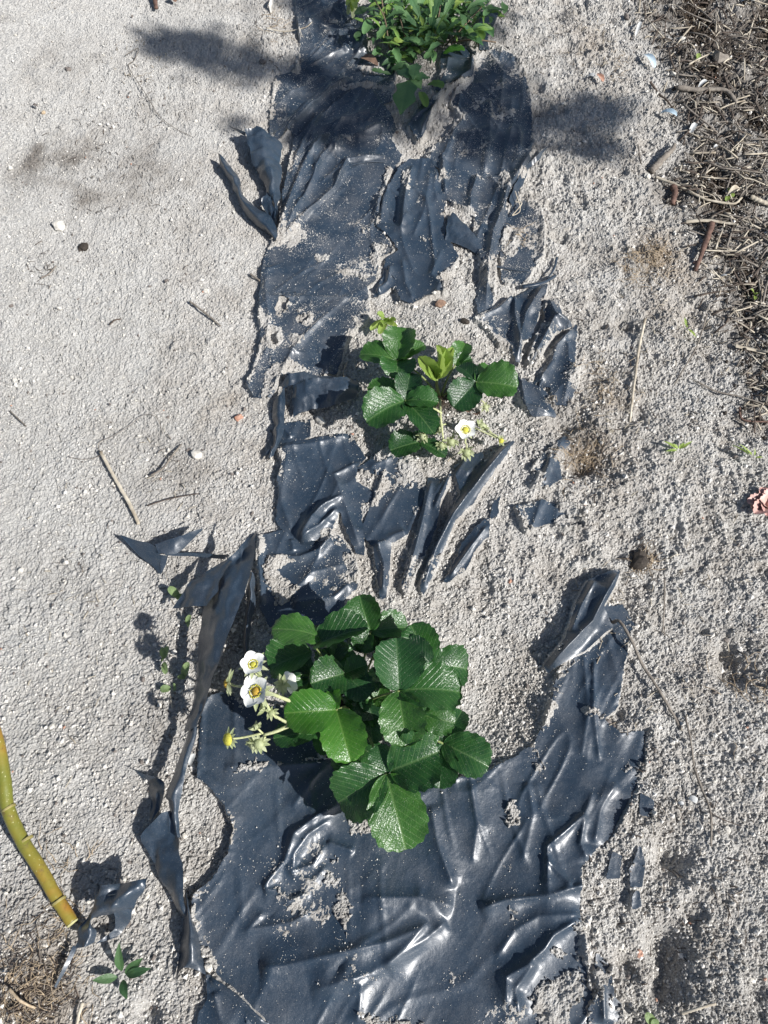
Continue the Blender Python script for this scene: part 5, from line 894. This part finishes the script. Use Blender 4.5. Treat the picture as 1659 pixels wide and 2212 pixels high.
# ------------------------------------------------------------------ white and coloured odds and ends
def chip(label, fr, a, b_, wd, m, h=.004, name='chip', cat='litter', shape='oval', cup=.2, grp=None):
    p0, p1 = G0(fr, *a, .002), G0(fr, *b_, .002 + h); u, v = px(fr, *a); tag(blade(name, p0, p0.lerp(p1, .8), .8 * wd * FR[fr][2] * sc_at(u, v), m, None, nr=14, nc=8, shape=shape, tooth=.03, cup=cup, pleat=0, bend=.15), label, cat, grp)
chip('curved pale blue shell-like chip on the upper right sand', 'M', (1115, 245), (1175, 328), 38, m_blue, .006, 'plastic_chip', 'plastic chip')
chip('crumpled bluish-white scrap beside a shaded hollow', 'M', (1190, 495), (1275, 530), 36, m_blue, .010, 'plastic_chip', 'plastic chip', cup=.4)
chip('small white chip with a reddish neighbour in the shade', 'M', (878, 340), (915, 350), 30, m_white, .006, 'plastic_chip', 'plastic chip')
chip('reddish flake in the shade beside the white chip', 'M', (912, 335), (950, 380), 30, m_stoner, .003, 'flake', 'flake')
chip('white petal-like fragment right of the tall strip', 'G', (820, 1095), (855, 1040), 34, m_white, .010, 'shell', 'shell')
chip('white fluffy fragment in the litter by the bark', 'Q', (1060, 640), (1110, 570), 50, m_white, .008, 'shell', 'shell')
chip('white double flake above the thick grey-brown twig', 'M', (1355, 385), (1395, 360), 22, m_white, .006, 'flake', 'flake')
chip('white curled flake in the dark litter', 'Q', (1290, 1720), (1350, 1735), 28, m_white, .006, 'flake', 'flake')
chip('bluish fragment at the top right corner', 'M', (1540, 15), (1605, 30), 40, m_blue, .012, 'plastic_chip', 'plastic chip')
chip('white fallen petal in the lower right sand', 'K', (1310, 130), (1355, 150), 34, m_white, .006, 'fallen_petal', 'petal')
chip('smaller white fallen petal beside the larger one', 'K', (1262, 152), (1290, 160), 20, m_white, .004, 'fallen_petal', 'petal')
chip('pale dry shell ring at the top right', 'M', (1085, 160), (1110, 100), 20, m_white, .004, 'shell', 'shell')
chip('pale papery flake at the top centre', 'I', (740, 0), (770, 35), 34, m_dryl, .006, 'flake', 'flake')
chip('pale dry leaf shred at the top left of the film', 'I', (1170, 60), (1195, -10), 26, m_stone, .008, 'dead_leaf', 'leaf', 'lance')
chip('dark leaf flake on the upper left sand', 'I', (140, 465), (180, 475), 20, m_stoned, .003, 'dead_leaf', 'leaf', 'lance')
chip('pale folded leaf above the yellowish seedling', 'Q', (1330, 1150), (1455, 1080), 60, m_straw, .010, 'dead_leaf', 'leaf', 'lance', .5)
chip('white speck leaf between twigs at the upper right', 'M', (1420, 650), (1440, 640), 16, m_white, .002, 'flake', 'flake')
chip('grey-white tuft at the lower tip of the hanging strip', 'G2', (1150, 880), (1195, 850), 30, m_film2, .010, 'film_scrap', 'torn plastic')
pk = empty('lettuce_rosette', G0('N', 1640, 1085), 'pink and cream ragged leaf rosette cut off by the right edge', 'lettuce')
for a, b_, h in [(1570, 1060, .012), (1600, 1110, .02), (1625, 1050, .02), (1680, 1010, .018), (1590, 1090, .01), (1655, 1120, .02), (1700, 1080, .018), (1640, 1000, .012)]:
    blade('leaf', G0('N', 1640, 1085, .002), PF('N', a, b_, h), .022, m_pink, pk, nr=22, nc=10, tooth=.18, teeth=7, pleat=.05, cup=.3, bend=.1)

# ------------------------------------------------------------------ leafy branches overhead, outside the picture, that shade the top of the bed
ob = empty('overhanging_branch', P(384, 80) + SUN * 3.3, 'leafy shrub branch reaching over the bed, seen only by its soft shadow', 'branch')
cb = Batch(); ctrs = []
for u, v, du, dv, n_ in [(165, 44, 24, 16, 34), (205, 54, 26, 22, 50), (245, 66, 26, 18, 36), (300, 70, 22, 12, 30), (345, 95, 34, 22, 60), (410, 105, 30, 26, 60), (480, 100, 34, 30, 64), (525, 120, 24, 26, 46), (570, 118, 30, 20, 46), (610, 112, 20, 12, 20), (590, 150, 26, 10, 20), (330, 20, 30, 10, 10), (480, 25, 40, 12, 16), (410, 50, 40, 16, 14), (235, 125, 12, 6, 7), (330, 135, 30, 14, 36), (370, 110, 30, 18, 40), (480, 140, 30, 12, 34), (300, 128, 24, 12, 24), (300, 4, 14, 10, 14)]:
    c_ = P(u, v) + SUN * 3.3; ctrs.append(c_)
    for _ in range(int(n_ * 1.9)):
        q = P(u + random.gauss(0, du * .5), v + random.gauss(0, dv * .55)) + SUN * random.uniform(3.0, 3.7); d = Vector((random.gauss(0, 1), random.gauss(0, 1), random.gauss(0, .5))).normalized() * random.uniform(.018, .034)
        s_ = d.cross(Vector((random.gauss(0, .4), random.gauss(0, .4), 1))).normalized() * d.length * .36
        cb.add([q - d, q - s_, q + d, q + s_, q + Vector((0, 0, .004))], [(0, 1, 4), (1, 2, 4), (2, 3, 4), (3, 0, 4)])
o = cb.build('leaves', m_weedd, ob); o['kind'] = 'stuff'
root = P(400, -140) + SUN * 3.6 + Vector((0, .5, .2))
for c_ in ctrs: tube('twig', [root, root.lerp(c_, .5) + Vector((0, 0, .05)), c_], .003, .001, m_twigm, ob, n=8, sides=5)
tris = 0
seen = set()
for o in bpy.data.objects:
    if o.type == 'MESH' and o.data.name not in seen: seen.add(o.data.name); tris += sum(1 for _ in [0]) * 0 + len(o.data.loops) - 2 * len(o.data.polygons)
open('/tmp/tri.txt','w').write(str(tris)) if False else None
